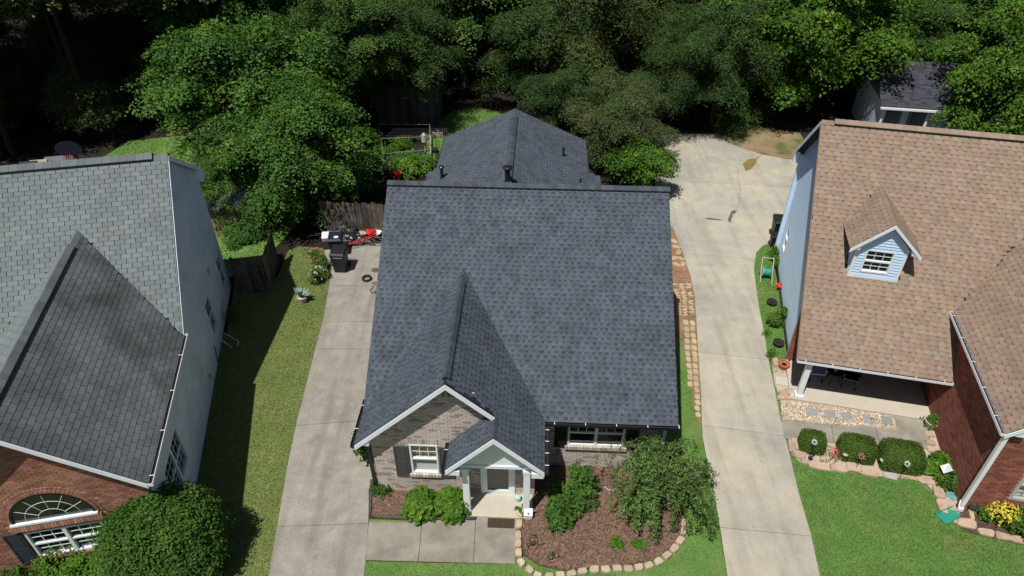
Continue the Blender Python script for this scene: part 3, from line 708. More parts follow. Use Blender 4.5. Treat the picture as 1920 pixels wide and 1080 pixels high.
m.prism([(.5, 18.1, 0), (.64, 18.1, 0), (.64, 12.3, 0), (.5, 12.3, 0)], (0, 0, 2.5)); m.box(6.9, 7.04, 12.3, 18.1, 0, 2.5); m.box(.64, 6.9, 17.96, 18.1, 0, 2.5)
m.prism([(.5, 18.1, 2.5), (7.04, 18.1, 2.5), (wu, 18.1, wz-.2)], (0, -.12, 0)); m.build('side_wall', m_mortar, A.root)
# rakes, soffit returns and frieze
m = MB()
def rake(m, p, q, th=.17, out=.03, t=1.):
    p, q = Vector(p), Vector(q); dy = Vector((0, -out, 0)); m.prism([p, q, q+Vector((0, 0, -th)), p+Vector((0, 0, -th))], dy, t)
rake(m, (.0, -1.16, ze-.02), (g_, -1.16, zg-.02)); rake(m, (g_, -1.16, zg-.02), (up, -1.16, zp+.02)); m.build('rake_board', m_white, A.root)
m = MB(); rake(m, (pe-.02, -1.85, 2.40), (up, -1.85, zp-.02)); rake(m, (up, -1.85, zp-.02), (ur, -1.85, ze-.02)); m.build('rake_board', m_white, A.root)
m = MB(); m.prism([(.06, -1.158, ze-.02), (.42, -1.158, ze-.02), (.42, -1.158, ze+.28)], (0, .34, 0)); m.build('soffit_return', m_white, A.root)
for u0, u1 in ((pe+.02, 3.03), (5.0, 5.33)):
    m = MB(); m.box(u0, u1, -1.848, -1.0, 2.2, 2.38); m.build('soffit_return', m_white, A.root)
m = MB()
m.hexa([(.1, -1.15, ze-.06), (g_, -1.15, zg-.2), (g_, -.83, zg-.2), (.1, -.83, ze-.06), (.1, -1.15, ze-.04), (g_, -1.15, zg-.17), (g_, -.83, zg-.17), (.1, -.83, ze-.04)])
m.build('soffit', m_white, A.root)
# porch: gable panel, beam, posts, floor, door
m = MB(); m.prism([(3.03, -1.48, 2.22), (4.98, -1.48, 2.22), (4.98, -1.48, 2.72), (up, -1.48, zp-.2), (3.03, -1.48, 2.70)], (0, .08, 0)); pg = m.build('porch_gable', m_white, A.root)
m = MB(); m.box(3.0, 5.0, -1.51, -1.38, 2.12, 2.235); m.box(3.0, 3.14, -1.38, -.84, 2.12, 2.235); m.box(4.86, 5.0, -1.38, -.84, 2.12, 2.235); m.build('porch_beam', m_white, A.root)
m = MB(); m.box(3.02, 4.98, -1.37, -.84, 2.236, 2.26); m.build('porch_ceiling', m_white, A.root)
for u0 in (3.05, 4.78):
    m = MB(); m.box(u0, u0+.19, -1.56, -1.37, .201, 1.999); m.box(u0-.02, u0+.21, -1.58, -1.35, .12, .2); m.box(u0-.02, u0+.21, -1.58, -1.35, 2.0, 2.118); m.build('porch_post', m_white, A.root, bevel=.006)
m = MB(); m.box(2.98, 5.06, -1.68, -.84, -.05, .12); m.build('porch_floor', m_porch, A.root, bevel=.01)
fs, fe, ft = doorh[0], doorh[1], doorh[3]
m = MB(); m.fbox(wf, fs, fs+.1, .12, ft, -.1, .05); m.fbox(wf, fe-.1, fe, .12, ft, -.1, .05); m.fbox(wf, fs+.1, fe-.1, ft-.1, ft, -.1, .045); dr = m.build('door', m_white, A.root)
m = MB(); m.fbox(wf, fs+.1, fs+.19, .13, ft-.1, -.02, .03); m.fbox(wf, fe-.19, fe-.1, .13, ft-.1, -.02, .03); m.fbox(wf, fs+.19, fe-.19, .13, .26, -.02, .03); m.fbox(wf, fs+.19, fe-.19, ft-.2, ft-.1, -.02, .03); m.build('storm_door_frame', m_white, dr)
m = MB(); m.face([wf.p(fs+.19, .26, -.005), wf.p(fe-.19, .26, -.005), wf.p(fe-.19, ft-.2, -.005), wf.p(fs+.19, ft-.2, -.005)]); m.build('door_glass', m_glass_dark, dr)
m = MB(); m.fbox(wf, fs+.1, fe-.1, .13, ft-.1, -.12, -.09); m.build('inner_door', m_shut, dr)
m = MB(); m.tube([wf.p(fs+.15, 1.62, .03), wf.p(fs+.15, 1.62, .07), wf.p(fs+.15, 1.48, .07)], .012); m.tube([wf.p(fs+.17, 1.72, .05), wf.p(fe-.2, 1.74, .05)], .008); m.build('door_handle', m_black, dr)
m = MB(); m.fbox(wf, fs-.2, fs-.12, 1.75, 1.92, .012, .1); m.build('wall_lantern', m_black, A.root)
m = MB(); m.fbox(wf, fs-.42, fs-.3, 1.0, 1.07, .012, .08); m.build('mailbox', m_black, A.root)
# gutters and downspouts
A.gutter((ur+.02, 0, ze-.02), (W, 0, ze-.02), (0, -1, 0), m_black)
A.gutter((0, .62, ze-.02), (0, -1.17, ze-.02), (-1, 0, 0), m_black); A.gutter((ur, -1.86, ze-.02), (ur, -.13, ze-.02), (1, 0, 0), m_black, clips=.42); A.gutter((pe, -.87, 2.4), (pe, -1.86, 2.4), (-1, 0, 0), m_black)
m = MB(); m.tube([(-.06, 4.3, 2.35), (-.1, 3.3, 2.3), (-.1, 2.6, 2.25)], .05); m.build('downspout', m_black, A.root)
m = MB(); m.box(.24, .34, -.9, -.81, .12, 2.3); m.box(.2, .36, -1.02, -.86, .0, .12); m.build('downspout', m_black, A.root)
m = MB(); m.box(8.9, 8.99, .25, .34, 0, 2.3); m.build('downspout', m_white, A.root)
# pipes on the rear roof
def pipe(u, v, z, r, h, cap=True):
    m = MB(); m.lathe((u, v, z-.15), [(r*1.9, 0), (r*1.3, .16), (r, .2), (r, h+.15)]); 
    if cap: m.lathe((u, v, z+h), [(r, 0), (r*1.7, .01), (r*1.8, .07), (r*1.2, .11), (.01, .12)])
    m.build('vent_pipe', m_black, A.root)
def onwing(px, py, hoff=0.):
    best = None
    for k in range(200):
        z = 2.2+k*.01; c = toloc('A', at(px, py, z)); zz = zwl(*c[:2]) if c.x < wu else zwr(*c[:2])
        if best is None or abs(zz-z) < best[0]: best = (abs(zz-z), c)
    return best[1]
for px, py, r, h, cp in ((829, 334, .07, .5, True), (1056, 292, .05, .3, True), (1088, 342, .04, .2, False)):
    c = onwing(px, py); pipe(c.x, c.y, c.z, r, h, cp)
pipe(wu-.02, 11.0, wz, .11, .62)
A.finish()

# ================================================================== HOUSE B (grey roof, left)
B = House('B', 'brick_house', 'two-storey house with a weathered pale grey shingle roof at the left edge')
aB, zrB, zeB, bB, gB, zgB = 4.192, 7.637, 3.565, -5.68, -2.802, 6.121
sB = (zrB-zeB)/aB; sgB = (zgB-zeB)/-gB; vmB = (zgB-zeB)/sB; UL = -12.
zmB = lambda u, v: zeB+sB*v
zgrB = lambda u, v: zeB+sgB*(-u); zglB = lambda u, v: zgB-sgB*(gB-u)
B.deck([(UL, 0), (0, 0), (0, aB), (UL, aB)], zmB)
srB = .64
B.deck([(UL, aB), (0, aB), (0, 7.75), (UL, 7.75)], lambda u, v: zrB-srB*(v-aB))
B.deck([(gB, bB), (0, bB), (0, 0), (gB, vmB)], zgrB)
B.deck([(2*gB, bB), (gB, bB), (gB, vmB), (2*gB, 0)], zglB)
hidB = lambda c: c.x > 2*gB and c.z < (zgrB(c.x, 0) if c.x > gB else zglB(c.x, 0))-.12 and c.y < vmB
B.shingles(F((UL, -.03, zeB-.02), U, dn(0, 1, sB)), -UL, math.hypot(aB, zrB-zeB)+.02, .155, 'tab', m_grey, lambda c: hidB(c) or c.x < -11)
ub = lambda c: c.y > 0 and c.z < zmB(0, c.y)-.03
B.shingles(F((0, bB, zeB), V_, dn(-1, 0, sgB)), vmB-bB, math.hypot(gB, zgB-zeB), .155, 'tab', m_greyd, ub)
B.shingles(F((2*gB, vmB, zeB), -V_, dn(1, 0, sgB)), vmB-bB, math.hypot(gB, zgB-zeB), .155, 'tab', m_grey, ub)
B.ridge((0, aB, zrB), (-.45, aB, zrB), (0, 1, -srB), (0, -1, -sB), m_grey, .2, .22, tr=(.8, 1))
B.ridge((-.45, aB, zrB), (-10, aB, zrB), (0, 1, -srB), (0, -1, -sB), m_grey, .2, .24, .1, tr=(.75, 1))
B.ridge((gB, vmB-.9, zgB), (gB, bB, zgB), (1, 0, -sgB), (-1, 0, -sgB), m_grey, .18, .2, .08, tr=(.7, .95))
B.ridge((gB, vmB-.05, zgB), (gB, vmB-.88, zgB), (1, 0, -sgB), (-1, 0, -sgB), m_grey, .17, .2, tr=(.7, .95))
# right-hand side wall with siding
fw = F((-.15, -5.3, 0), V_, Z, (1, 0, 0)); Lw = 7.35+5.3
prB = [(0, 0, Lw), (zeB-.1, 0, Lw), (zeB-.099, 5.3, Lw), (5.6, 5.3+(5.6-zeB+.1)/sB, Lw), (zrB-.15, 5.3+aB-.02, 5.3+aB+.02)]
wins = [(11.5, 12.3, .68, 2.0), (8.55, 9.35, .75, 2.15), (.85, 2.6, 1.05, 2.4)]
wins = [(5.3+6.2, 5.3+7.0, .66, 2.0), (5.3+3.22, 5.3+4.05, .76, 2.14), (5.3-4.46, 5.3-2.73, 1.06, 2.42)]
B.wall(fw, prB, wins, m_sidingB); B.siding(fw, prB, wins, m_sidingB, .12)
for i, wn in enumerate(wins): B.window(fw, *wn, cols=2 if i < 2 else 3, rows=2, units=1 if i < 2 else 2, frame=m_white, glass=m_glass_dark, fw=.035)
# brick front
ff = F((-5.45, -5.3, 0), U, Z, (0, -1, 0)); c0 = gB+5.45
prF = [(0, 0, 5.3), (zeB-.05, 0, 5.3), (zgB-.2, c0-.02, c0+.02)]
tB = lambda: (lambda k: (k, k*rt(.9, 1.1), k*rt(.9, 1.1)))(random.choice((.7, .85, 1, 1, 1.1, 1.2)))
wB = (-3.52+5.45, -1.66+5.45, .92, 1.99)
arc_c, arc_r, arc_z = -2.62+5.45, .98, 2.42
# the arch opening as stacked slots
arch = []
for k in range(14):
    z0 = k*arc_r/14; hw = math.sqrt(max(0, arc_r**2-(z0+arc_r/28)**2)); arch.append((arc_c-hw, arc_c+hw, arc_z+z0, arc_z+z0+arc_r/14+1e-4))
B.wall(ff, prF, [wB], m_mortarr)
inarch = lambda s_, t_: (math.hypot(s_-arc_c, t_-arc_z) < arc_r+.2 and t_ > arc_z-.02) or (abs(s_-arc_c) < arc_r+.12 and arc_z-.3 < t_ <= arc_z-.02)
B.bricks(ff, prF, [wB], m_brickB, tB, skip=inarch)
m = MB()
for ring, (r0, r1) in enumerate(((arc_r+.01, arc_r+.1), (arc_r+.11, arc_r+.2))):
    n = 34+ring*3
    for k in range(n):
        q0, q1 = math.pi*(k+.06)/n, math.pi*(k+.94)/n; P = lambda r, q, z_: ff.p(arc_c-r*math.cos(q), arc_z+r*math.sin(q), z_); tn = tB()
        m.hexa([P(r0, q0, 0), P(r0, q1, 0), P(r1, q1, 0), P(r1, q0, 0), P(r0, q0, .035-ring*.012), P(r0, q1, .035-ring*.012), P(r1, q1, .035-ring*.012), P(r1, q0, .035-ring*.012)], tn)
m.build('arch_bricks', m_brickB, B.root, 'stuff')
aw = MB(); n = 24
for k in range(n):
    q0, q1 = math.pi*k/n, math.pi*(k+1)/n
    for r0, r1, d in ((arc_r-.05, arc_r, .04),):
        P = lambda r, q, z_: ff.p(arc_c-r*math.cos(q), arc_z+r*math.sin(q), z_)
        aw.hexa([P(r0, q0, .003), P(r0, q1, .003), P(r1, q1, .003), P(r1, q0, .003), P(r0, q0, d), P(r0, q1, d), P(r1, q1, d), P(r1, q0, d)])
awo = aw.build('arched_window', m_dark, B.root, label='half-round fanlight above the front window')
pn = MB(); pn.face([ff.p(arc_c-(arc_r-.05)*math.cos(math.pi*k/n), arc_z+(arc_r-.05)*math.sin(math.pi*k/n), .012) for k in range(n+1)]); pn.build('pane', m_glass_dark, awo)
pn = MB(); pn.face([ff.p(arc_c-(arc_r-.03)*math.cos(math.pi*k/n), arc_z+(arc_r-.03)*math.sin(math.pi*k/n), .004) for k in range(n+1)]); pn.build('interior', m_dark, awo)
gm = MB()
for r in (.35, .65):
    gm.tube([ff.p(arc_c-r*math.cos(math.pi*k/20), arc_z+r*math.sin(math.pi*k/20), .02) for k in range(21)], .006, 5)
for q in (30, 60, 90, 120, 150):
    q = math.radians(q); gm.tube([ff.p(arc_c-.35*math.cos(q), arc_z+.35*math.sin(q), .02), ff.p(arc_c-.93*math.cos(q), arc_z+.93*math.sin(q), .02)], .006, 5)
gm.build('muntin_grid', m_white, awo)
m = MB(); m.fbox(ff, arc_c-arc_r-.05, arc_c+arc_r+.05, arc_z-.07, arc_z, .0, .09); m.build('arch_sill', m_white, B.root)
x = arc_c-arc_r-.1
while x < arc_c+arc_r+.05:
    m = MB(); P = ff.p; tn = tB()
    m.hexa([P(x, arc_z-.28, .0), P(x+.068, arc_z-.28, .0), P(x+.068, arc_z-.075, 0), P(x, arc_z-.075, 0), P(x, arc_z-.28, .1), P(x+.068, arc_z-.28, .1), P(x+.068, arc_z-.075, .07), P(x, arc_z-.075, .07)], tn); m.build('sill_brick', m_brickB, B.root); x += .078
B.window(ff, *wB, cols=3, rows=2, units=2, glass=m_glass_dark)
B.shutter(ff, wB[0]-.48, wB[0]-.05, .74, 2.03, m_shutb); B.shutter(ff, wB[1]+.05, wB[1]+.48, .74, 2.03, m_shutb)
m = MB(); m.fbox(ff, wB[0]-.06, wB[1]+.06, wB[2]-.1, wB[2]-.004, 0, .08); m.build('window_sill', m_brickB, B.root)
m = MB(); rake(m, (0, bB, zeB-.02), (gB, bB, zgB-.02), .15); rake(m, (gB, bB, zgB-.02), (2*gB, bB, zeB-.02), .15); m.build('rake_board', m_white, B.root)
m = MB(); m.hexa([(-.02, bB, zeB-.18), (gB, bB, zgB-.18), (gB, -5.3, zgB-.18), (-.02, -5.3, zeB-.18), (-.02, bB, zeB-.16), (gB, bB, zgB-.16), (gB, -5.3, zgB-.16), (-.02, -5.3, zeB-.16)]); m.build('soffit', m_white, B.root)
m = MB(); m.prism([(.0, aB, zrB-.03), (.0, 7.75, zrB-srB*(7.75-aB)-.03), (.0, 7.75, zrB-srB*(7.75-aB)-.2), (.0, aB, zrB-.2)], (.025, 0, 0)); m.prism([(-.15, 7.3, 5.0), (-.15, 7.76, 5.0), (-.15, 7.76, 5.3), (-.15, 7.3, 5.6)], (.19, 0, 0)); m.build('rake_board', m_white, B.root)
m = MB(); m.prism([(0, 0, zeB-.02), (0, aB, zrB-.02), (0, aB, zrB-.14), (0, 0, zeB-.14)], (.02, 0, 0)); m.build('rake_board', m_sidingB, B.root)
B.gutter((0, bB-.02, zeB-.01), (0, .05, zeB-.01), (1, 0, 0), m_whiteg, .13, .11, clips=1.5)
m = MB(); m.box(-11.2, -.15, 7.2, 7.35, 0, 5.3); m.box(-11.2, -5.45, .1, .25, 0, 3.4); m.box(-5.45, -5.3, -5.2, .1, 0, 3.4); m.build('side_wall', m_sidingB, B.root)
m = MB(); m.tube([fw.p(8.0, .7, .03), fw.p(8.05, .65, .06), fw.p(7.8, .1, .06), fw.p(8.3, -0.0+.02, .05)], .015, 5); m.build('utility_cable', m_black, B.root)
m = MB(); m.fbox(fw, 10.1, 10.25, 2.4, 2.6, .02, .08); m.fbox(fw, 6.5, 6.62, .5, .65, .02, .08); m.build('utility_box', m_potw, B.root)
B.finish()

# ================================================================== HOUSE C (tan roof, right)
C = House('C', 'brick_house', 'house with a tan shingle roof, a dormer and red brick walls on the right')
aC, zrC, zeC = 6.207, 7.686, 1.948; sC = (zrC-zeC)/aC
zmC = lambda u, v: zeC+sC*v
ue, ze2, swg, uR = 4.641, 3.512, .97, 7.9; zwg = ze2+swg*(uR-ue)
zwgl = lambda u, v: ze2+swg*(u-ue)
vv = lambda z: (z-zeC)/sC
C.deck([(0, 0), (4.78, 0), (4.78, vv(ze2)+.1), (uR, vv(zwg)), (12, vv(zwg)), (12, aC), (0, aC)], zmC)
C.deck([(0, aC), (12, aC), (12, 9.5), (0, 9.5)], lambda u, v: zrC-sC*(v-aC)*.92)
C.deck([(ue, -3.65), (uR, -3.65), (uR, vv(zwg)), (ue, vv(ze2))], zwgl)
C.deck([(uR, -3.65), (11.2, -3.65), (11.2, 1.6), (uR, vv(zwg))], lambda u, v: zwg-swg*(u-uR))
duL, duR, dv0, dpk, dze = 1.04, 3.2, 2.02, 6.24, 5.19; dc = (duL+duR)/2; sd = (dpk-dze)/(dc-duL)
zdl = lambda u, v: dze+sd*(u-duL) if u < dc else dze+sd*(duR-u)
def hidC(c):
    if c.x > 4.9 and c.z < zwgl(c.x, 0)-.12: return True
    if duL < c.x < duR and c.y > dv0 and c.z < zdl(c.x, 0)-.1 and c.y > dv0+.3 and 1.35 < c.x < 2.85: return True
    return c.x > 8.2
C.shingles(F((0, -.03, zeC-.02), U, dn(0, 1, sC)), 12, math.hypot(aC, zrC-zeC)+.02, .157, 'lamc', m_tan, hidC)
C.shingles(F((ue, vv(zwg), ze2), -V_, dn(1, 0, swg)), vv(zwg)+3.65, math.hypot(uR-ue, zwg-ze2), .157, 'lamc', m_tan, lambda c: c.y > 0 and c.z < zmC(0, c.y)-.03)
C.ridge((0, aC, zrC), (.42, aC, zrC), (0, -1, -sC), (0, 1, -sC*.92), m_tan, .16, .2)
C.ridge((.42, aC, zrC), (11, aC, zrC), (0, -1, -sC), (0, 1, -sC*.92), m_tan, .17, .22, .08, tr=(.82, 1.15))
# dormer
vL = vv(dze); vP = vv(dpk)
C.deck([(duL, dv0-.0), (dc, dv0), (dc, vP), (duL, vL)], lambda u, v: dze+sd*(u-duL), .08)
C.deck([(dc, dv0), (duR, dv0), (duR, vL), (dc, vP)], lambda u, v: dze+sd*(duR-u), .08)
ud = lambda c: c.z < zmC(0, c.y)-.02
ld = math.hypot(dc-duL, dpk-dze)
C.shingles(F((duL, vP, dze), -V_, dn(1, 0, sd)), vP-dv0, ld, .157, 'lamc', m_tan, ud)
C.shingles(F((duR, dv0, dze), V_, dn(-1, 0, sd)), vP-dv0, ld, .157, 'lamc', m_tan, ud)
C.ridge((dc, dv0, dpk), (dc, vP-.03, dpk), (-1, 0, -sd), (1, 0, -sd), m_tan, .13, .2)
df = F((1.31, 2.21, 4.0), U, Z, (0, -1, 0)); dw = 2.82-1.31; dcx = dc-1.31
prD = [(0, 0, dw), (dze+.12-4.0, 0, dw), (dpk-.2-4.0, dcx-.02, dcx+.02)]
whD = (1.6-1.31, 2.5-1.31, .24, 1.14)
C.wall(df, prD, [whD], m_sidingC, 'dormer_wall'); C.siding(df, prD, [whD], m_sidingC, .11, 'dormer_siding')
C.window(df, *whD, cols=3, rows=2, fw=.06, name='dormer_window')
m = MB(); m.fbox(df, -.03, .06, .0, dze+.1-4.0, .0, .04); m.fbox(df, dw-.06, dw+.03, .0, dze+.1-4.0, 0, .04); m.fbox(df, .06, dw-.06, 0, .09, 0, .035); m.build('corner_trim', m_white, C.root)
m = MB()
for u0, u1 in ((1.28, 1.34), (2.79, 2.85)): m.prism([(u0, 2.35, 4.0), (u0, vL+.02, dze+.02), (u0, 2.35, dze+.12)], (u1-u0, 0, 0))
m.build('dormer_cheek', m_sidingC, C.root)
m = MB(); rake(m, (duL, dv0, dze-.01), (dc, dv0, dpk-.01), .13); rake(m, (dc, dv0, dpk-.01), (duR, dv0, dze-.01), .13); m.build('rake_board', m_white, C.root)
m = MB(); m.prism([(duL+.03, dv0+.003, dze-.02), (duL+.3, dv0+.003, dze-.02), (duL+.3, dv0+.003, dze+.2)], (0, .19, 0)); m.build('soffit_return', m_white, C.root); m = MB(); m.prism([(duR-.3, dv0+.003, dze-.02), (duR-.03, dv0+.003, dze-.02), (duR-.3, dv0+.003, dze+.2)], (0, .19, 0)); m.build('soffit_return', m_white, C.root)
# left side wall with siding
cf = F((.37, 9.16, 0), -V_, Z, (-1, 0, 0)); Lc = 9.16-2.0
# s runs from the rear corner (0) to the porch wall (Lc); roof line above
pc = [(0, 0, Lc), (zmC(0, 2.0)-.12, 0, Lc), (zrC-sC*.92*(9.16-aC)-.1, 0, 9.16-vv(zrC-sC*.92*(9.16-aC)-.1)-.0), (zrC-.16, 9.16-aC-.02, 9.16-aC+.02)]
wC = [(9.16-8.35, 9.16-7.72, 1.0, 2.1), ]
C.wall(cf, pc, wC, m_sidingC); C.siding(cf, pc, wC, m_sidingC, .115)
C.window(cf, *wC[0], cols=1, rows=1, blind='full')
m = MB(); m.prism([(.0, 0, zeC-.02), (.0, aC, zrC-.02), (.0, aC, zrC-.15), (.0, 0, zeC-.15)], (-.02, 0, 0)); m.build('rake_board', m_tan, C.root)
m = MB(); m.prism([(.0, aC, zrC-.02), (.0, 9.5, zrC-sC*.92*3.29-.02), (.0, 9.5, zrC-sC*.92*3.29-.2), (.0, aC, zrC-.2)], (-.025, 0, 0)); m.prism([(.18, 9.05, 4.6), (.18, 9.5, 4.6), (.18, 9.5, 4.75), (.18, 9.05, 5.1)], (-.2, 0, 0)); m.build('rake_board', m_white, C.root)
m = MB(); m.box(.2, 12, 9.02, 9.16, 0, 5.0); m.build('side_wall', m_sidingC, C.root)
m = MB(); m.box(.29, .365, 1.9, 9.1, 0, .14); m.build('foundation', m_pot, C.root)
# porch
tC = lambda: (lambda k: (k, k*rt(.85, 1.15), k*rt(.85, 1.15)))(random.choice((.75, .9, 1, 1.1, 1.25)))
pf = F((.2, 2.0, 0), U, Z, (0, -1, 0)); prP = [(0, 0, 4.6), (zmC(0, 2.)-.15, 0, 4.6)]; wP = (2.75, 3.75, .75, 2.0)
C.wall(pf, prP, [wP], m_mortarr); C.bricks(pf, prP, [wP], m_brickC, tC, visible=False); C.window(pf, *wP, cols=1, rows=1, grid_low=False, glass=m_glass_dark)
m = MB(); m.box(.2, 4.8, -.02, 1.99, -.05, .12); m.build('porch_floor', m_porch, C.root, bevel=.01)
m = MB(); m.box(.38, .56, .04, .22, .12, 1.86); m.box(.33, .61, -.01, .27, .12, .26); m.build('porch_post', m_white, C.root, bevel=.008)
m = MB(); m.box(.22, 4.78, .02, .22, 1.862, 1.98); m.hexa([(.05, .02, 1.84), (4.78, .02, 1.84), (4.78, 1.99, 3.6), (.05, 1.99, 3.6), (.05, .02, 1.86), (4.78, .02, 1.86), (4.78, 1.99, 3.62), (.05, 1.99, 3.62)]) if False else m.box(.22, 4.78, .02, .22, 1.862, 1.9); m.build('porch_beam', m_white, C.root)
C.gutter((0, 0, zeC-.0), (4.78, 0, zeC-.0), (0, -1, 0), m_whiteg, .12, .1, clips=.85)
# wing walls
lf = F((4.8, 2.0, 0), -V_, Z, (-1, 0, 0)); prL = [(0, 0, 5.45), (ze2-.06, 0, 5.45)]
C.wall(lf, prL, [], m_mortarr); C.bricks(lf, prL, [], m_brickC, tC)
gf = F((4.8, -3.45, 0), U, Z, (0, -1, 0)); cw = uR-4.8
prG = [(0, 0, 6.2), (ze2-.06, 0, 6.2), (zwg-.2, cw-.02, cw+.02)]; wG = (5.8-4.8, 7.5-4.8, .78, 2.1)
C.wall(gf, prG, [wG], m_mortarr); C.bricks(gf, prG, [wG], m_brickC, tC); C.window(gf, *wG, cols=3, rows=2, units=2, frame=m_potw, blind='full', fw=.1)
m = MB(); rake(m, (ue, -3.65, ze2-.02), (uR, -3.65, zwg-.02), .16); m.build('rake_board', m_white, C.root)
m = MB(); m.prism([(ue+.04, -3.647, ze2-.05), (ue+.5, -3.647, ze2-.05), (ue+.5, -3.647, ze2+.35)], (0, .19, 0)); m.build('soffit_return', m_white, C.root)
C.gutter((ue, vv(ze2)-.03, ze2), (ue, -3.66, ze2), (-1, 0, 0), m_whiteg, .12, .1, clips=1.1)
m = MB(); m.box(4.68, 4.79, -3.62, -3.5, .25, 3.42); m.prism([(4.66, -3.64, .06), (4.81, -3.64, .06), (4.81, -3.5, .3), (4.66, -3.5, .3)], (0, 0, .12)); m.build('downspout', m_whiteg, C.root)
C.finish()
# ================================================================== VEGETATION
def leaf_cloud(name, P, Nn, size, mat, aspect=.62, tl=.55, th=1.35, fold=True, hue=.08, extra=None):
    n = len(P); Nn = Nn/np.maximum(np.linalg.norm(Nn, axis=1, keepdims=True), 1e-6)
    R = RNG.normal(size=(n, 3)); U_ = np.cross(Nn, R); U_ /= np.maximum(np.linalg.norm(U_, axis=1, keepdims=True), 1e-6); W_ = np.cross(Nn, U_)
    s_ = (size*RNG.uniform(.65, 1.25, n))[:, None]
    V = np.stack([P-U_*s_*.5, P-W_*s_*aspect*.5-Nn*s_*.06, P+U_*s_*.5-Nn*s_*.1, P+W_*s_*aspect*.5-Nn*s_*.06], 1)
    k = RNG.uniform(tl, th, n); h = RNG.normal(0, hue, n)
    t = np.c_[k*(1+h), k, k*(1-h*.5)]
    if extra is not None: t = t*extra
    t = t.clip(.1, 3)
    return raw_mesh(name, V.reshape(-1, 3), np.arange(4*n).reshape(-1, 4), t, mat)
def unit(n):
    v = RNG.normal(size=(n, 3)); return v/np.linalg.norm(v, axis=1, keepdims=True)
def crown_mesh(name, mat, blobs, nspray, per, size, sr=.45, droop=.25, flat=.35, aspect=.62, depth=.6, upbias=.25, el=1.7, hv=.1, **kw):
    # sprays of leaves: flattened, elongated outward, drooping at the tip, each spray with its own shade of green
    bl = np.array([[*c, *r] for c, r in blobs]); wts = bl[:, 3]*bl[:, 4]+bl[:, 3]*bl[:, 5]; wts = wts/wts.sum()
    which = RNG.choice(len(bl), nspray, p=wts); d = unit(nspray); d[:, 2] += upbias; d /= np.linalg.norm(d, axis=1, keepdims=True)
    rad = RNG.uniform(depth, 1.2, nspray)[:, None]
    C0 = bl[which, :3]+d*bl[which, 3:6]*rad
    keep = np.ones(nspray, bool)
    for b in bl:
        q = (C0-b[:3])/b[3:6]; keep &= (np.linalg.norm(q, axis=1) > .5)
    keep &= C0[:, 2] > min(.15, .12*(bl[:, 2]+bl[:, 5]).max())
    if keep.sum() < 6: keep[:] = C0[:, 2] > .02
    C0 = C0[keep]; d = d[keep]; n = len(C0); mid = bl[:, :3].mean(0)
    srad = sr*RNG.uniform(.45, 1.35, n); P = []; Nn = []; Tt = []
    for i in range(n):
        m = int(per*RNG.uniform(.6, 1.3)*(srad[i]/sr)**1.3)+4
        o_ = C0[i]-mid; o_[2] = 0; o_ += d[i]*np.array([1, 1, .3]); o_ /= max(np.linalg.norm(o_), 1e-6)
        nn = np.array([0, 0, 1.])+d[i]*.75+RNG.normal(0, .25, 3); nn /= np.linalg.norm(nn)
        a = o_-nn*(o_@nn); a /= max(np.linalg.norm(a), 1e-6); b = np.cross(nn, a)
        r = np.sqrt(RNG.uniform(0, 1, m)); q = RNG.uniform(0, 2*np.pi, m); u = r*np.cos(q); v = r*np.sin(q)
        v = v*(1-.45*u); f_ = srad[i]
        loc = a*(u*f_*el**.5*1.1)[:, None]+b*(v*f_/el**.3)[:, None]+nn*RNG.normal(0, flat*.25*f_, m)[:, None]
        loc[:, 2] -= droop*(np.maximum(0, u+.4)**2)*f_*.8+droop*v*v*f_*.4
        P.append(C0[i]+loc); Nn.append(nn+a*(np.maximum(0, u)*droop*1.1)[:, None]+RNG.normal(0, .33, (m, 3)))
        t_ = RNG.normal(0, hv); g = 1+t_; Tt.append(np.tile([g*(1+RNG.normal(0, hv*.7)+max(0, t_)), g, g*.9], (m, 1)))
    return leaf_cloud(name, np.concatenate(P), np.concatenate(Nn), size, mat, aspect, extra=np.concatenate(Tt), **kw)
def blobset(r, h, n, seed, z0=1.2, sq=.75, br=.42):
    rg = np.random.default_rng(seed); out = [((0, 0, h*.55), (r*.45, r*.45, h*.3))]
    for i in range(n):
        q = rg.uniform(0, 2*math.pi); zz = rg.uniform(z0, h*.92); f = math.sqrt(max(.12, 1-((zz-h*.48)/(h*.56))**2))
        rr = r*f*rg.uniform(.35, 1.02); b = r*br*rg.uniform(.6, 1.2)
        out.append(((rr*math.cos(q), rr*math.sin(q), zz), (b, b, b*sq)))
    return out
def trunk_mb(h, r, blobs, mat=m_bark):
    m = MB(); m.tube([(0, 0, -.1), (.06*h/6, .03, h*.25), (-.04, .05, h*.55), (0, 0, h*.85)], [r, r*.8, r*.5, r*.15], 8)
    for c, b in blobs[1:]:
        z0 = min(c[2]*.6, h*.6); m.tube([(0, 0.02, z0), (c[0]*.5, c[1]*.5, z0+(c[2]-z0)*.6), (c[0]*.95, c[1]*.95, c[2])], [r*.35, r*.22, r*.05], 5, cap=False)
    return m
def proto(kind, mat, r, h, n, seed, nspray, per, size, z0=1.2, tr=.2, **kw):
    bl = blobset(r, h, n, seed, z0, kw.pop('sq', .75), kw.pop('br', .42))
    return (crown_mesh(kind+'_crown', mat, bl, nspray, per, size, **kw), trunk_mb(h, tr, bl).mesh('trunk', m_bark))
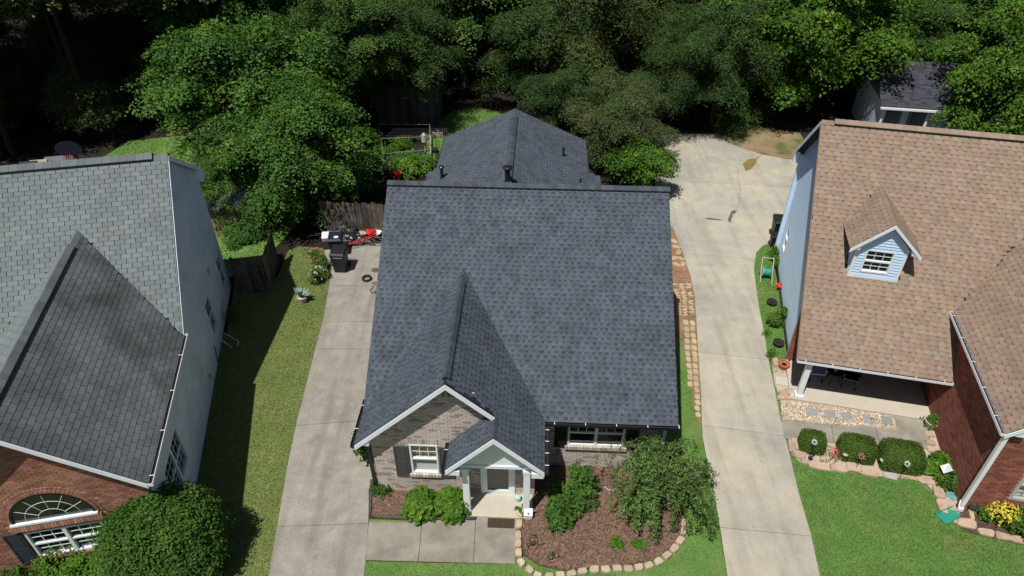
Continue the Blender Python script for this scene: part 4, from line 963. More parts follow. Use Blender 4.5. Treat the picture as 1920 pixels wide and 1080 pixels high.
PR = dict(
    maple=proto('maple', m_leaf1, 4., 8., 62, 3, 1900, 34, .145, z0=1.0, sr=.5, droop=.55, br=.2, sq=.55, hv=.16),
    maple2=proto('maple', m_leafb, 4., 8., 48, 8, 1600, 32, .17, z0=1.4, sr=.5, droop=.5, br=.21, sq=.6, hv=.16),
    broad=proto('broad', m_leaf2, 4., 9., 56, 5, 2100, 32, .14, z0=.9, sr=.5, droop=.45, br=.21, sq=.6, hv=.18),
    cedar=proto('cedar', m_leaf3, 3., 8., 44, 12, 1700, 38, .14, z0=.8, sr=.6, droop=1., aspect=.28, sq=.5, br=.22, el=2.4, hv=.14),
    dark=proto('dark', m_leaf4, 4., 9., 52, 21, 2000, 30, .135, z0=.8, sr=.5, droop=.7, aspect=.5, br=.22, sq=.6, hv=.2),
    shade=proto('shade', m_leafdk, 4., 9., 20, 33, 1200, 26, .19, z0=.6, sr=.55, droop=.3, br=.36, hv=.2),
    crape=proto('crape', m_leaf5, 3., 5., 26, 40, 1900, 34, .085, z0=.7, sr=.36, droop=.2, br=.3, hv=.12),
)
def tree(kind, name, x, y, s=1., sz=None, rz=0., label='', group=None, z=-.06, cat='tree'):
    cm, tm = PR[kind]; o = empty(name, (x, y, z), rz, label, cat, group); o.scale = (s, s, sz or s)
    for nm, me in (('trunk', tm), ('crown', cm)):
        c = bpy.data.objects.new(nm, me); col.objects.link(c); c.parent = o
    return o
tree('maple', 'maple_tree', -13.4, 34.3, 1.25, 1.05, .4, 'large bright green maple behind the grey-roofed house, left of the back garden')
tree('maple', 'maple_tree', -10.2, 30.3, .98, .80, 2.2, 'lower bright maple whose branches hang over the grey fence corner')
tree('maple', 'young_maple', -12.9, 28.9, .5, .5, 1.1, 'low leafy maple branches covering the roof of the tan playhouse')
tree('broad', 'broadleaf_tree', -9.6, 41.6, 1.0, 1.0, 1.2, 'broad green tree leaning over the left end of the old board shed')
tree('dark', 'broadleaf_tree', -6.3, 40.2, .85, .62, 5.2, 'dark leafy tree whose branches hang over the front of the old board shed', z=2.6)
tree('broad', 'broadleaf_tree', -8.2, 37.8, .8, .6, .7, 'leafy tree shading the garden frame in front of the old shed', z=3.4)
tree('broad', 'broadleaf_tree', -3.2, 46., 1.2, 1.15, 3.1, 'yellow-green tree at the top of the photo straight behind the rear roof')
tree('maple', 'broadleaf_tree', -17.5, 44., 1.1, 1.1, 4.1, 'mid green tree at the top left beyond the bright maple')
tree('cedar', 'cedar_tree', 4.6, 43.5, 1.3, 1.2, .6, 'feathery olive-green cedar behind the peak of the rear roof')
tree('cedar', 'cedar_tree', 9.2, 45.5, 1.35, 1.3, 2.6, 'tall feathery cedar at the top centre right')
tree('dark', 'evergreen_tree', 2.7, 38.0, .55, .5, 1.6, 'small dark cedar just behind the rear roof')
tree('crape', 'crape_myrtle', 5.9, 34.6, .95, .92, 0., 'dull green crape myrtle between the rear roof and the pale driveway')
tree('dark', 'elm_tree', 12.3, 40.6, .95, .85, 1.0, 'dark small-leaved tree above the end of the pale driveway')
tree('maple2', 'maple_tree', 17.2, 41.9, 1.3, 1.1, .2, 'bright maple with its trunk showing beyond the bare dirt patch', z=.5)
tree('broad', 'broadleaf_tree', 19.6, 43.5, .9, .8, 3.9, 'mid green tree touching the left end of the grey outbuilding roof', z=1.2)
tree('dark', 'dark_tree', 9.5, 38.8, .7, .6, 2.9, 'dark tree above the left corner of the pale driveway end', z=1.5)
tree('maple', 'maple_tree', 21.8, 45.5, 1.0, 1.15, 5.0, 'green maple behind the small grey outbuilding')
tree('maple2', 'maple_tree', 27.3, 36.6, 1.0, 1.05, 3.3, 'bright yellow-green maple hanging over the outbuilding roof at the right edge')
tree('maple', 'maple_tree', 31.5, 33., 1.0, 1.0, 2.1, 'green maple in the upper right corner behind the tan roof')
NUM = 'leftmost second third fourth fifth sixth seventh eighth ninth tenth eleventh twelfth thirteenth fourteenth fifteenth sixteenth seventeenth eighteenth nineteenth twentieth twenty-first'.split()
ORD = ['first', 'second', 'third', 'fourth', 'fifth', 'sixth', 'seventh', 'eighth', 'ninth', 'tenth', 'eleventh', 'twelfth', 'thirteenth', 'fourteenth']
KN = dict(shade='very dark', dark='dark small-leaved', broad='mid green', cedar='feathery olive', maple='bright green')
BACKT = [(-34, 55), (-27, 56), (-20, 54), (-13, 53), (-6, 54), (1, 54), (7, 55), (14, 54), (21, 55), (28, 54), (35, 52), (36, 44)]
for i, (x, y) in enumerate(BACKT):
    kd = ('shade', 'shade', 'dark', 'broad', 'broad', 'dark', 'cedar', 'dark', 'broad', 'maple', 'broad', 'maple')[i]
    tree(kd, 'forest_tree', x, y, 1.45, 1.25, i*1.7, KN[kd]+' tree in the rearmost row of the wood, '+ORD[i]+' from the left', 'forest trees in the rear row')
MIDT = [(-14, 47, 'dark'), (-9, 48.5, 'broad'), (-4.5, 49.5, 'dark'), (.5, 48, 'broad'), (1.5, 43, 'dark'), (6.5, 49, 'cedar'), (12, 49.5, 'dark'), (16.5, 50, 'broad'), (22, 50, 'dark'), (25, 46, 'broad'), (33, 41, 'maple'), (13.8, 46.2, 'dark')]
for i, (x, y, kd) in enumerate(MIDT):
    tree(kd, 'forest_tree', x, y, .95, .8, i*2.1, KN[kd]+' tree of the middle row, '+ORD[sorted(q[0] for q in MIDT).index(x)]+' from the left', 'forest trees in the middle row')
# tall dark trees on the left whose crowns are above the picture
m_barkd = M('dark_bark', (.04, .033, .028), .95)
TALL = [(-34, 41, 6.5), (-27.5, 42.5, 6.3), (-21.5, 43.5, 6.), (-31, 48, 5.), (-24.5, 49, 4.6), (-18.5, 49.5, 4.8), (-37, 47, 5), (-39, 38, 6.), (-27.8, 35.5, 8.), (-33.5, 34.5, 8.2), (-24.5, 38.6, 7.4), (-29.5, 39, 7.3), (-17.5, 41.5, 7.2)]
for i, (x, y, zb) in enumerate(TALL):
    t_ = tree('shade', 'tall_tree', x, y, 1.25, 1.0, i*2.3, NUM[sorted(TALL).index((x, y, zb))]+' from the left of the tall dark trees shading the upper left wood', 'tall shading trees at the upper left', z=zb)
    m = MB(); m.tube([(0, 0, -zb), (.03, 0, -zb*.5), (0, 0, 2)], [.15, .13, .1], 8); m.build('lower_trunk', m_barkd, t_)
UND = [(-36, 37), (-31, 39), (-26.5, 41), (-30, 35.5), (-34, 44), (-22.5, 45), (-27, 46), (-24, 39), (-20.5, 41), (-17, 45), (-33, 40), (-38, 51), (-33, 50.5), (-28, 51.5), (-23, 50.5), (-18, 52), (-40, 46), (-36, 56), (-30, 60), (-24.2, 58)]
for i, (x, y) in enumerate(UND):
    tree('shade', 'understory_tree', x, y, .6, .42, i*1.9, NUM[sorted(UND).index((x, y))]+' from the left of the low undergrowth trees in the upper left shade', 'undergrowth trees in the shade')
# leafy floor of the wood
wf_ = chips('leaf_litter', [(-40, 36), (40, 36), (40, 62), (-40, 62)], 14000, -.06, M('dead_leaf', (.05, .035, .022), 1, .3, 5), .09, .05, 'dead leaves lying on the floor of the wood', 'leaf litter')
chips('leaf_litter', [(-12, 28), (9, 28), (12, 40), (-12, 40)], 3500, -.05, bpy.data.materials['dead_leaf'], .08, .05, 'dead leaves scattered over the back garden soil', 'leaf litter')

def bush(name, p, r, h, mat, n, per, size, label, cat='bush', blobs=None, group=None, rz=0, stem=True, nb=8, **kw):
    x, y = p[0], p[1]; bl = blobs or blobset(r, h, nb, int(abs(x*37+y*11)) % 997, h*.3, .7, .5)
    kw.setdefault('sr', .18); kw.setdefault('droop', .3)
    me = crown_mesh(name+'_foliage', mat, bl, n, per, size, **kw); o = empty(name, (x, y, p[2] if len(p) > 2 else 0), rz, label, cat, group)
    c = bpy.data.objects.new('foliage', me); col.objects.link(c); c.parent = o
    if stem:
        m = MB()
        for i in range(5):
            q = i*1.26; m.tube([(0, 0, 0), (r*.3*math.cos(q), r*.3*math.sin(q), h*.45), (r*.55*math.cos(q), r*.55*math.sin(q), h*.75)], [.03, .02, .008], 5, cap=False)
        m.build('stem', m_bark, o)
    return o
bush('small_tree', at(1190, 360), 1.3, 2.6, m_leafb, 620, 26, .13, 'small bright green leafy tree in front of the crape myrtle, shading the driveway edge', 'tree', sr=.34)
bush('round_shrub', (-9.3, 10.75), 1.5, 2.7, m_bush, 2600, 24, .08, 'large rounded green shrub at the corner of the red brick house front', 'shrub', sr=.24, depth=.85, upbias=.4, blobs=[((0, 0, 1.3), (1.25, 1.2, 1.3)), ((.5, .3, 1.6), (.8, .8, .9)), ((-.5, -.3, 1.5), (.8, .8, .95)), ((.6, -.5, 1.), (.8, .75, .8)), ((-.4, .6, 1.4), (.8, .7, .85)), ((.1, .2, 2.0), (.7, .7, .7))])
bush('low_hedge', (-11.2, 10.6), 1.35, .95, m_hosta, 700, 22, .085, 'low yellow-green ivy hedge under the front window of the red brick house', 'hedge', nb=10, sr=.2)
bush('low_hedge', (-12.6, 9.7), 1.0, .6, m_bush, 320, 20, .085, 'dark low hedge in the bottom left corner', 'hedge', sr=.2)
# hosta-like bushes by the porch
for px, py, rr, lb in ((790, 946, .4, 'left one of the two bright green leafy hydrangea bushes under the front window'), (845, 946, .42, 'right one of the two bright green leafy hydrangea bushes, next to the white porch post')):
    c = at(px, py, .3); bush('hydrangea_bush', (c.x, c.y), rr, .78, m_hosta, 420, 10, .15, lb, 'bush', blobs=[((0, 0, .3), (rr, rr*.95, .5))], sr=.14, droop=.6, upbias=.5, tl=.6, th=1.25)
bush('rhododendron', at(1080, 918), .46, 1.1, m_leaf1, 110, 12, .11, 'open dark green shrub in the bed right of the porch, near the long window', 'shrub', sr=.16, nb=9)
bush('rhododendron', at(1040, 962), .55, .7, m_bush, 170, 14, .11, 'spreading dark green shrub in the bed just right of the porch post', 'shrub', sr=.18, nb=9)
bush('side_shrub', at(690, 870), .3, 1.5, m_bush, 150, 14, .1, 'thin shrub growing up the left corner of the grey brick house', 'shrub', sr=.15)
bush('weed_clump', at(715, 925), .3, .3, m_leaf2, 90, 12, .07, 'weedy clump at the left end of the narrow mulch bed', 'plant', sr=.12, stem=False)
bush('young_shrub', at(1192, 965), .32, .85, m_bush, 150, 14, .1, 'young dark shrub under the weeping tree', 'shrub', sr=.15)
for px, py, r, mt, lb in ((1154, 1022, .17, m_hosta, 'small yellow-green plant near the front stones of the mulch bed'), (1199, 1024, .16, m_hosta, 'small grassy plant right of the yellow-green one in the mulch bed'), (1105, 952, .2, m_leaf3, 'pale sparse plant in the middle of the mulch bed'), (980, 962, .2, m_leaf1, 'weed clump beside the right porch post')):
    bush('small_plant', at(px, py), r, r*1.2, mt, 50, 10, .07, lb, 'plant', sr=.08, stem=False)
def flowers(name, p, r, h, fm, label, n=60, leaf=m_leaf2, ls=.07, fs=.05, nn=110):
    o = bush(name, p, r, h, leaf, nn, 12, ls, label, 'flowers', sr=.12, stem=False)
    d = unit(n); d[:, 2] = abs(d[:, 2]); P = d*np.array([r*1.05, r*1.05, h*.65])+np.array([0, 0, h*.45])+RNG.normal(0, .02, (n, 3))
    me = leaf_cloud('blossom', np.repeat(P, 4, 0)+RNG.normal(0, fs*.35, (n*4, 3)), np.repeat(d, 4, 0)+RNG.normal(0, .4, (n*4, 3)), fs, fm, .8)
    c = bpy.data.objects.new('blossom', me); col.objects.link(c); c.parent = o; c['kind'] = 'stuff'; return o
flowers('pink_flowers', at(596, 502), .42, .9, m_flow['pink'], 'pink flowering shrub left of the dark wheeled bins', 46)
flowers('pale_flowers', at(600, 528), .38, .7, m_flow['white'], 'shrub with pale flowers just below the pink one by the bins', 34)
flowers('pink_blossoms', at(1000, 1022), .14, .16, m_flow['pink'], 'tiny pink flower clump at the left of the round mulch bed', 14, nn=14)
flowers('pink_blossoms', at(1039, 1048), .13, .16, m_flow['pink'], 'tiny pink flower clump near the lower stones of the mulch bed', 14, nn=14)
flowers('yellow_flowers', at(1872, 972), .42, .6, m_flow['gold'], 'clump of golden yellow flowers against the red brick front wall', 150, fs=.07)
bush('foundation_plant', at(1912, 990), .35, .5, m_bush, 120, 12, .12, 'leafy green plant right of the yellow flowers', 'plant', stem=False)
bush('foundation_plant', at(1845, 965), .2, .3, m_hosta, 40, 10, .1, 'small green plant left of the yellow flowers', 'plant', stem=False)
# agave: radiating blue-green blades
ag = empty('agave', at(568, 566), 0, 'spiky blue-green agave in a pot on the left lawn', 'plant')
m_agave = M('agave_leaf', (.19, .29, .25), .6, .15)
for i in range(18):
    q = i*2.4; el = .35+.9*((i*7) % 18)/18; L = .48*rt(.8, 1.1); m = MB(); d = Vector((math.cos(q)*math.cos(el), math.sin(q)*math.cos(el), math.sin(el))); sd = Vector((-math.sin(q), math.cos(q), 0))
    b0 = Vector((0, 0, .3)); p1 = b0+d*L*.5; p2 = b0+d*L+Vector((0, 0, -.02))
    m.face([b0-sd*.03, b0+sd*.03, p1+sd*.055, p1-sd*.055], rt()); m.face([p1-sd*.055, p1+sd*.055, p2], rt()); m.build('leaf', m_agave, ag)
m = MB(); m.lathe((0, 0, 0), [(.15, 0), (.2, .25), (.22, .28), (.19, .28), (.18, .22)], 16); m.build('pot', m_potw, ag)
# weeping tree
wt = empty('weeping_cherry', (4.25, 12.75, 0), 0, 'weeping tree with drooping dark green branches in the right mulch bed', 'tree')
m = MB(); m.tube([(0, 0, 0), (.08, .05, .8), (-.05, .1, 1.6), (.02, .05, 2.3)], [.1, .085, .07, .04], 8); m.build('trunk', m_bark, wt)
P_, N_ = [], []; br = MB()
for i in range(135):
    q = RNG.uniform(0, 2*math.pi); R_ = RNG.uniform(.35, 1.7)*(1.08 if math.cos(q) > 0 else 1.05)*(1+.12*math.sin(5*q+1)); top = RNG.uniform(1.9, 2.75)-R_*.25; end = RNG.uniform(.3, 1.5)*(.5 if R_ > 1.1 or i % 9 == 0 else 1.)
    pts = []
    for k in range(9):
        f_ = k/8; r_ = R_*(1-(1-min(1, f_*1.25))**1.7); z_ = 1.9+(top-1.9)*min(1, f_*3)-max(0, f_-.3)**1.35/(.7**1.35)*(top-end)
        pts.append((r_*math.cos(q+.3*f_), r_*math.sin(q+.3*f_)*.92, z_))
    if i % 2 == 0: br.tube(pts, [.018]*2+[.01]*4+[.005]*3, 4, cap=False)
    pts = np.array(pts); m_ = 80; f_ = RNG.uniform(.18, 1, m_)*8; i0 = np.minimum(f_.astype(int), 7); fr_ = (f_-i0)[:, None]
    c = pts[i0]*(1-fr_)+pts[i0+1]*fr_+RNG.normal(0, .055, (m_, 3)); P_.append(c); N_.append(np.c_[c[:, 0]*.6, c[:, 1]*.6, np.full(m_, .5)]+RNG.normal(0, .6, (m_, 3)))
br.build('branches', m_bark, wt, 'stuff')
c = bpy.data.objects.new('foliage', leaf_cloud('weeping_foliage', np.concatenate(P_), np.concatenate(N_), .13, leafm('weeping_leaf', (.14, .24, .06), (.10, .185, .045)), .3)); col.objects.link(c); c.parent = wt
# clipped boxwood blocks by the right-hand house
yawC = HS['C'][2]
for px, py, lx, ly, hz, lb in ((1524, 826, .78, .62, .66, 'smallest boxwood, nearest the driveway'), (1608, 838, 1.08, .78, .72, 'middle one of the three clipped boxwoods by the tan-roofed house'), (1692, 853, 1.25, .95, .78, 'largest clipped boxwood, next to the big hosta')):
    c = at(px, py, hz*.55); n = int(24000*lx*ly)
    d = unit(n); d[:, 2] = np.abs(d[:, 2])*1.0; d /= ((np.abs(d)**7).sum(1)**(1/7))[:, None]
    P = d*np.array([lx/2, ly/2, hz*.9])*RNG.uniform(.82, 1.03, n)[:, None]+np.array([0, 0, .04])
    o = empty('boxwood', (c.x, c.y, 0), yawC, lb, 'hedge', 'clipped boxwoods in a row')
    f_ = bpy.data.objects.new('foliage', leaf_cloud('boxwood_foliage', P, d*.8+RNG.normal(0, .45, (n, 3)), .045, m_box, .6, .45, 1.4)); col.objects.link(f_); f_.parent = o
    m = MB(); m.tube([(0, 0, 0), (0, 0, hz*.5)], .05); m.build('stem', m_bark, o)
bush('hosta', at(1762, 888), .46, .42, m_hosta, 200, 9, .17, 'large variegated hosta beside the biggest boxwood', 'plant', sr=.14, droop=.5, stem=False)
bush('hosta', at(1775, 905), .32, .35, m_bush, 90, 9, .14, 'darker leafy plant below the hosta by the red wall', 'plant', stem=False)
bush('back_shrub', at(420, 425), .55, .9, m_leafb, 130, 16, .16, 'bright green shrub beside the tan playhouse', 'shrub')
bush('back_shrub', at(452, 452), .6, .6, m_leaf1, 300, 18, .1, 'yellow-green shrub mass inside the fence corner behind the grey house', 'shrub', sr=.22)
bush('back_shrub', at(484, 440), .5, .8, m_leaf1, 260, 20, .1, 'leafy shrub against the inside of the fence', 'shrub', sr=.22)
bush('vegetable_bed', at(760, 318), 1.1, .75, m_hosta, 380, 18, .11, 'bright green vegetable patch beside the rear wing', 'plant', sr=.22, stem=False)
bush('vegetable_bed', at(740, 285), .95, .5, m_leafb, 260, 16, .09, 'low green vegetables growing inside the netted frame', 'plant', sr=.2, stem=False)
bush('wall_vine', at(437, 605), .2, .7, m_bush, 50, 10, .1, 'small vine on the side wall of the grey house', 'plant', sr=.12, stem=False)

# ================================================================== FENCES, SHEDS, GARDEN THINGS
def fence(name, p0, p1, h, mat, label, post=2.4, dark=1.):
    p0, p1 = Vector((p0[0], p0[1], 0)), Vector((p1[0], p1[1], 0)); d = p1-p0; L = d.length; an = math.atan2(d.y, d.x)
    o = empty(name, p0, an, label, 'fence'); var = []
    for k in range(6):
        m = MB(); hh = h*rt(.97, 1.02); m.prism([(0, -.01, 0), (.135, -.01, 0), (.135, -.01, hh-.03), (.11, -.01, hh), (.025, -.01, hh), (0, -.01, hh-.03)], (0, .02, 0), rt(.65, 1.3)*dark); var.append(m.mesh('board', mat))
    x = 0
    while x < L-.1: inst('board', random.choice(var), o, Matrix.Translation((x, random.uniform(-.004, .004), -.03)) @ Matrix.Rotation(random.uniform(-.012, .012), 4, 'Y')); x += .147
    for z in (.3, h-.35): m = MB(); m.box(0, L, .014, .055, z, z+.09); m.build('rail', mat, o)
    x = 0
    while x <= L: m = MB(); m.box(x-.045, x+.045, .056, .15, 0, h-.05); m.build('post', mat, o); x += post
    return o
fa = at(598, 378, 1.8); fb_ = at(735, 384, 1.8)
fence('wooden_fence', fa, fb_, 1.85, m_wood, 'weathered grey board fence across the end of the left driveway')
fc = at(508, 424, 1.7); fd = at(487, 480, 1.7)
f1, f2, f3 = at(508, 427, 1.8), at(490, 480, 1.8), at(430, 484, 1.8)
fence('wooden_fence', f2, f1, 1.8, m_wood, 'shaded board fence running back from the corner of the left lawn toward the maple')
fence('wooden_fence', f3, f2, 1.8, m_wood, 'short dark board fence closing the gap beside the grey house')
# old board shed under the trees
def board_shed(name, org, yaw, w_, d_, h_, rh, mw, mr, label, cat='shed', ew=.14):
    o = empty(name, org, yaw, label, cat); var = []
    for k in range(5): m = MB(); m.box(0, ew-.01, -.02, 0, 0, h_, rt(.6, 1.4)); var.append(m.mesh('board', mw))
    m = MB(); m.box(0, w_, 0, d_, 0, h_-.01); m.prism([(0, .0, h_), (0, d_, h_), (0, d_/2, h_+rh)], (w_, 0, 0)); m.build('wall', mw, o)
    x = 0
    while x < w_-.05: inst('board', random.choice(var), o, Matrix.Translation((x, -.002, 0))); x += ew
    y = 0
    while y < d_-.05: inst('board', random.choice(var), o, Matrix.Translation((w_+.002, y, 0)) @ Matrix.Rotation(math.pi/2, 4, 'Z')); y += ew
    r = MB(); e = .2
    for sg_, y0 in ((1, -e), (-1, d_+e)):
        z0 = h_-e*rh/(d_/2); r.hexa([(-e, y0, z0), (w_+e, y0, z0), (w_+e, d_/2, h_+rh), (-e, d_/2, h_+rh), (-e, y0, z0+.06), (w_+e, y0, z0+.06), (w_+e, d_/2, h_+rh+.06), (-e, d_/2, h_+rh+.06)])
    rf_ = r.build('roof', mr, o); fr_ = F((-e, -e, h_-e*rh/(d_/2)+.062), U, Vector((0, d_/2+e, rh+e*rh/(d_/2)))); c = MB(); ln = math.hypot(d_/2+e, rh+e*rh/(d_/2)); t = 0
    while t < ln-.1:
        x = 0
        while x < w_+2*e-.05: c.face([fr_.p(x, t, .012), fr_.p(min(x+.3, w_+2*e), t, .012), fr_.p(min(x+.3, w_+2*e), t+.15, .002), fr_.p(x, t+.15, .002)], rt(.7, 1.35)); x += .3
        c.face([fr_.p(0, t, 0), fr_.p(w_+2*e, t, 0), fr_.p(w_+2*e, t, .012), fr_.p(0, t, .012)], .6); t += .15
    c.build('roof_shingles', mr, rf_, 'stuff'); return o
board_shed('garden_shed', (-8.1, 39.6, 0), -.05, 3.6, 2.4, 2.6, .6, m_wooddark, m_darkshed, 'old weathered board shed under the trees behind the garden beds')
board_shed('playhouse', (-14.9, 27.3, 0), .12, 2.7, 1.8, 1.5, .5, m_tanwall, m_darkshed, 'tan board playhouse with a dark roof behind the grey house', 'playhouse', .2)
# grey outbuilding with a porch, upper right
ob = empty('outbuilding', (20.2, 36.6, 0), -.16, 'small grey outbuilding with a charcoal shingle roof and white porch posts behind the tan roof', 'building')
Wo, Do = 5.6, 5.2
m = MB(); m.box(.25, Wo-.25, 1.3, Do, 0, 2.5); m.build('wall', m_sidingB, ob); m = MB(); m.box(.25, .33, .3, 1.3, 0, 2.45); m.build('side_panel', m_sidingB, ob)
rr = MB(); rr.hexa([(0, 0, 2.48), (Wo, 0, 2.48), (Wo, 2.8, 4.1), (0, 2.8, 4.1), (0, 0, 2.56), (Wo, 0, 2.56), (Wo, 2.8, 4.18), (0, 2.8, 4.18)]); rr.hexa([(0, 5.6, 2.48), (Wo, 5.6, 2.48), (Wo, 2.8, 4.1), (0, 2.8, 4.1), (0, 5.6, 2.56), (Wo, 5.6, 2.56), (Wo, 2.8, 4.18), (0, 2.8, 4.18)]); rfo = rr.build('roof', m_darkshed, ob)
fr_ = F((0, 0, 2.565), U, Vector((0, 2.8, 1.62))); c = MB(); t = 0
while t < 3.1:
    x = 0
    while x < Wo-.02: c.face([fr_.p(x, t, .014), fr_.p(min(x+.3, Wo), t, .014), fr_.p(min(x+.3, Wo), t+.15, .002), fr_.p(x, t+.15, .002)], rt(.7, 1.4)); x += .3
    c.face([fr_.p(0, t, 0), fr_.p(Wo, t, 0), fr_.p(Wo, t, .014), fr_.p(0, t, .014)], .6); t += .15
c.build('roof_shingles', m_darkshed, rfo, 'stuff')
m = MB(); m.box(0, Wo, -.12, -.002, 2.4, 2.5); m.build('gutter', m_whiteg, ob)
for x in (.25, 2.6, 5.1): m = MB(); m.box(x, x+.12, .15, .27, 0, 2.4); m.build('porch_post', m_white, ob)
m = MB(); m.box(.9, 1.7, 1.25, 1.3, .1, 2.1); m.build('door', m_greyd, ob); m = MB(); m.box(2.1, 3.2, 1.24, 1.3, .9, 2.0); m.build('window', m_glass_dark, ob)
m = MB(); m.box(0, Wo, .0, 1.3, -.05, .1); m.build('porch_floor', m_concw, ob)
# garden frames and boxes
gf_ = empty('netted_frame', at(722, 318), 0, 'timber raised-bed frame with sagging netting beside the rear wing', 'garden frame')
A0 = at(722, 318); B0 = at(808, 310)-A0; C0_ = at(712, 262)-A0; D0 = at(808, 262)-A0
for a, b in ((Vector(), B0), (B0, D0), (D0, C0_), (C0_, Vector())):
    d = (b-a); fr_ = F(a, d, Vector((-d.y, d.x, 0)), (0, 0, 1)); m = MB(); m.fbox(fr_, 0, d.length, -.03, .03, 0, .28); m.build('timber', m_woodl, gf_)
for a in (Vector(), B0, D0, C0_): m = MB(); m.tube([a, a+Vector((0, 0, 1.0))], .018, 5); m.build('post', m_woodl, gf_)
m = MB(); up1 = Vector((0, 0, .95)); m.tube([up1, B0+up1], .013, 5); m.tube([B0+up1, D0+up1], .013, 5); m.tube([C0_+up1, D0+up1], .013, 5); m.tube([up1, C0_+up1], .013, 5); m.tube([C0_*.5+up1, (B0+D0)*.5+up1], .013, 5); m.build('top_rail', m_woodl, gf_)
net = MB()
for k in range(22):
    f_ = k/21; net.tube([B0*f_+up1, B0*f_+Vector((0, -.0, .3))], .004, 3, cap=False)
for k in range(6): net.tube([Vector((0, 0, .35+k*.11)), B0+Vector((0, 0, .35+k*.11))], .004, 3, cap=False)
net.build('netting', m_greenp, gf_, 'stuff')
gb = empty('raised_bed', at(722, 262), 0, 'weathered timber planks edging the bed in front of the old shed', 'garden bed')
for i in range(4): m = MB(); m.box(0+i*.1, 3.2+i*.12, .3+i*.22, .42+i*.22, 0, .15+.03*i, rt(.7, 1.2)); m.build('plank', m_woodl, gb)
m = MB(); m.lathe((0, 0, 0), [(.13, 0), (.18, .3), (.19, .31), (.165, .3), (.12, .04)], 18); o = m.build('bucket', m_red); o.location = at(746, 334, .25); tag(o, 'red round bucket among the vegetables', 'bucket')
m = MB(); m.tube([(0, 0, 0), (0, 0, 1.1)], .03); m.lathe((0, 0, .55), [(.02, 0), (.16, .1), (.13, .5), (.02, .62)], 10); o = m.build('closed_umbrella', m_potw); o.location = at(797, 285, 0); tag(o, 'folded pale garden umbrella standing by the netted frame', 'umbrella')
for px, py, s_, lb in ((816, 286, .2, 'farthest'), (824, 300, .24, 'largest, middle one'), (811, 316, .18, 'nearest, smallest')):
    m = MB(); m.lathe((0, 0, 0), [(s_*.7, 0), (s_, s_*1.2), (s_*.9, s_*1.2), (s_*.85, s_)], 12); o = m.build('plant_pot', m_pot); o.location = at(px, py); tag(o, lb+' of the three dark plant pots along the rear wing wall', 'pot', 'dark pots along the rear wing')

# wheeled bins
def bin_(name, p, yaw, label, mat=m_blackp, s=1.):
    o = empty(name, p, yaw, label, 'bin'); o.scale = (s, s, s)
    m = MB(); m.hexa([(-.24, -.26, .06), (.24, -.26, .06), (.24, .26, .1), (-.24, .26, .1), (-.31, -.36, .98), (.31, -.36, .98), (.31, .36, .98), (-.31, .36, .98)]); m.box(-.325, .325, -.375, .375, .94, .985); m.build('body', mat, o, bevel=.012)
    m = MB(); m.hexa([(-.33, -.41, .99), (.33, -.41, .99), (.33, .36, .99), (-.33, .36, .99), (-.28, -.34, 1.07), (.28, -.34, 1.07), (.29, .33, 1.1), (-.29, .33, 1.1)]); m.build('lid', mat, o, bevel=.015)
    for x in (-.3, .25):
        m = MB(); m.tube([(x, .33, .13), (x+.06, .33, .13)], .13, 14); m.build('wheel', m_black, o)
    m = MB(); m.tube([(-.28, .43, .99), (.28, .43, .99)], .018, 6); m.build('handle', mat, o); return o
b1 = bin_('wheeled_bin', at(641, 506), -.06, 'dark wheeled bin with pale lettering on its front, nearest the lawn')
m = MB(); x = -.2
while x < .2:     # pale stencilled lettering, too small in the photograph to read
    wd_ = random.uniform(.012, .03); m.hexa([(x, -.352, .845), (x+wd_, -.352, .845), (x+wd_, -.34, .845), (x, -.34, .845), (x, -.356, .882), (x+wd_, -.356, .882), (x+wd_, -.344, .882), (x, -.344, .882)]); x += wd_+.01
m.build('stencil', m_white, b1, 'stuff')
b2 = bin_('wheeled_bin', at(634, 477), .1, 'navy wheeled bin with a white sticker on its lid, behind the other', m_blue_blk, .95)
m = MB(); m.hexa([(-.02, -.25, 1.089), (.17, -.25, 1.089), (.17, -.1, 1.095), (-.02, -.1, 1.095), (-.02, -.25, 1.093), (.17, -.25, 1.093), (.17, -.1, 1.099), (-.02, -.1, 1.099)]); m.build('sticker', m_white, b2)
b3 = bin_('wheeled_bin', at(1456, 446), yawC+.1, 'dark wheeled bin standing against the pale blue side wall')
bin_('wheeled_bin', at(1449, 462), yawC+.1, 'low dark bin in front of the one by the blue wall', m_blackp, .62)
m = MB(); m.box(-.4, .4, -.2, .2, 0, .22); m.box(-.36, .36, -.16, .16, .222, .24, .8); m.box(-.42, -.405, -.14, .14, .05, .17, .1); o = m.build('white_box', m_whiteg, bevel=.01); o.location = at(622, 446, .75); o.rotation_euler = (.25, 0, .12); tag(o, 'white appliance box lying on the rubbish behind the bins', 'box')
# rubbish heap
def blob(name, p, r, mat, label, cat, seed=0, sq=.75):
    rg = random.Random(seed); m = MB(); n, k = 14, 8; ph = [rg.uniform(0, 6) for _ in range(6)]; V = []
    for j in range(k+1):
        th_ = math.pi*j/k
        for i in range(n):
            q = 2*math.pi*i/n; f_ = 1+.14*math.sin(3*q+ph[0]+2*th_)+.1*math.sin(5*q+ph[1]-3*th_)+rg.uniform(-.05, .05)
            V.append((r*f_*math.sin(th_)*math.cos(q), r*f_*math.sin(th_)*math.sin(q), max(-.02, r*sq*(1+math.cos(th_))*.9*f_)))
    m.v = V
    for j in range(k):
        for i in range(n): m.f.append((j*n+i, (j+1)*n+i, (j+1)*n+(i+1) % n, j*n+(i+1) % n)); m.t.append((1, 1, 1))
    o = m.build(name, mat); o.location = p; return tag(o, label, cat)
blob('rubbish_bag', at(655, 440), .5, m_tarp, 'large black rubbish bag between the bins and the fence', 'rubbish bag', 1)
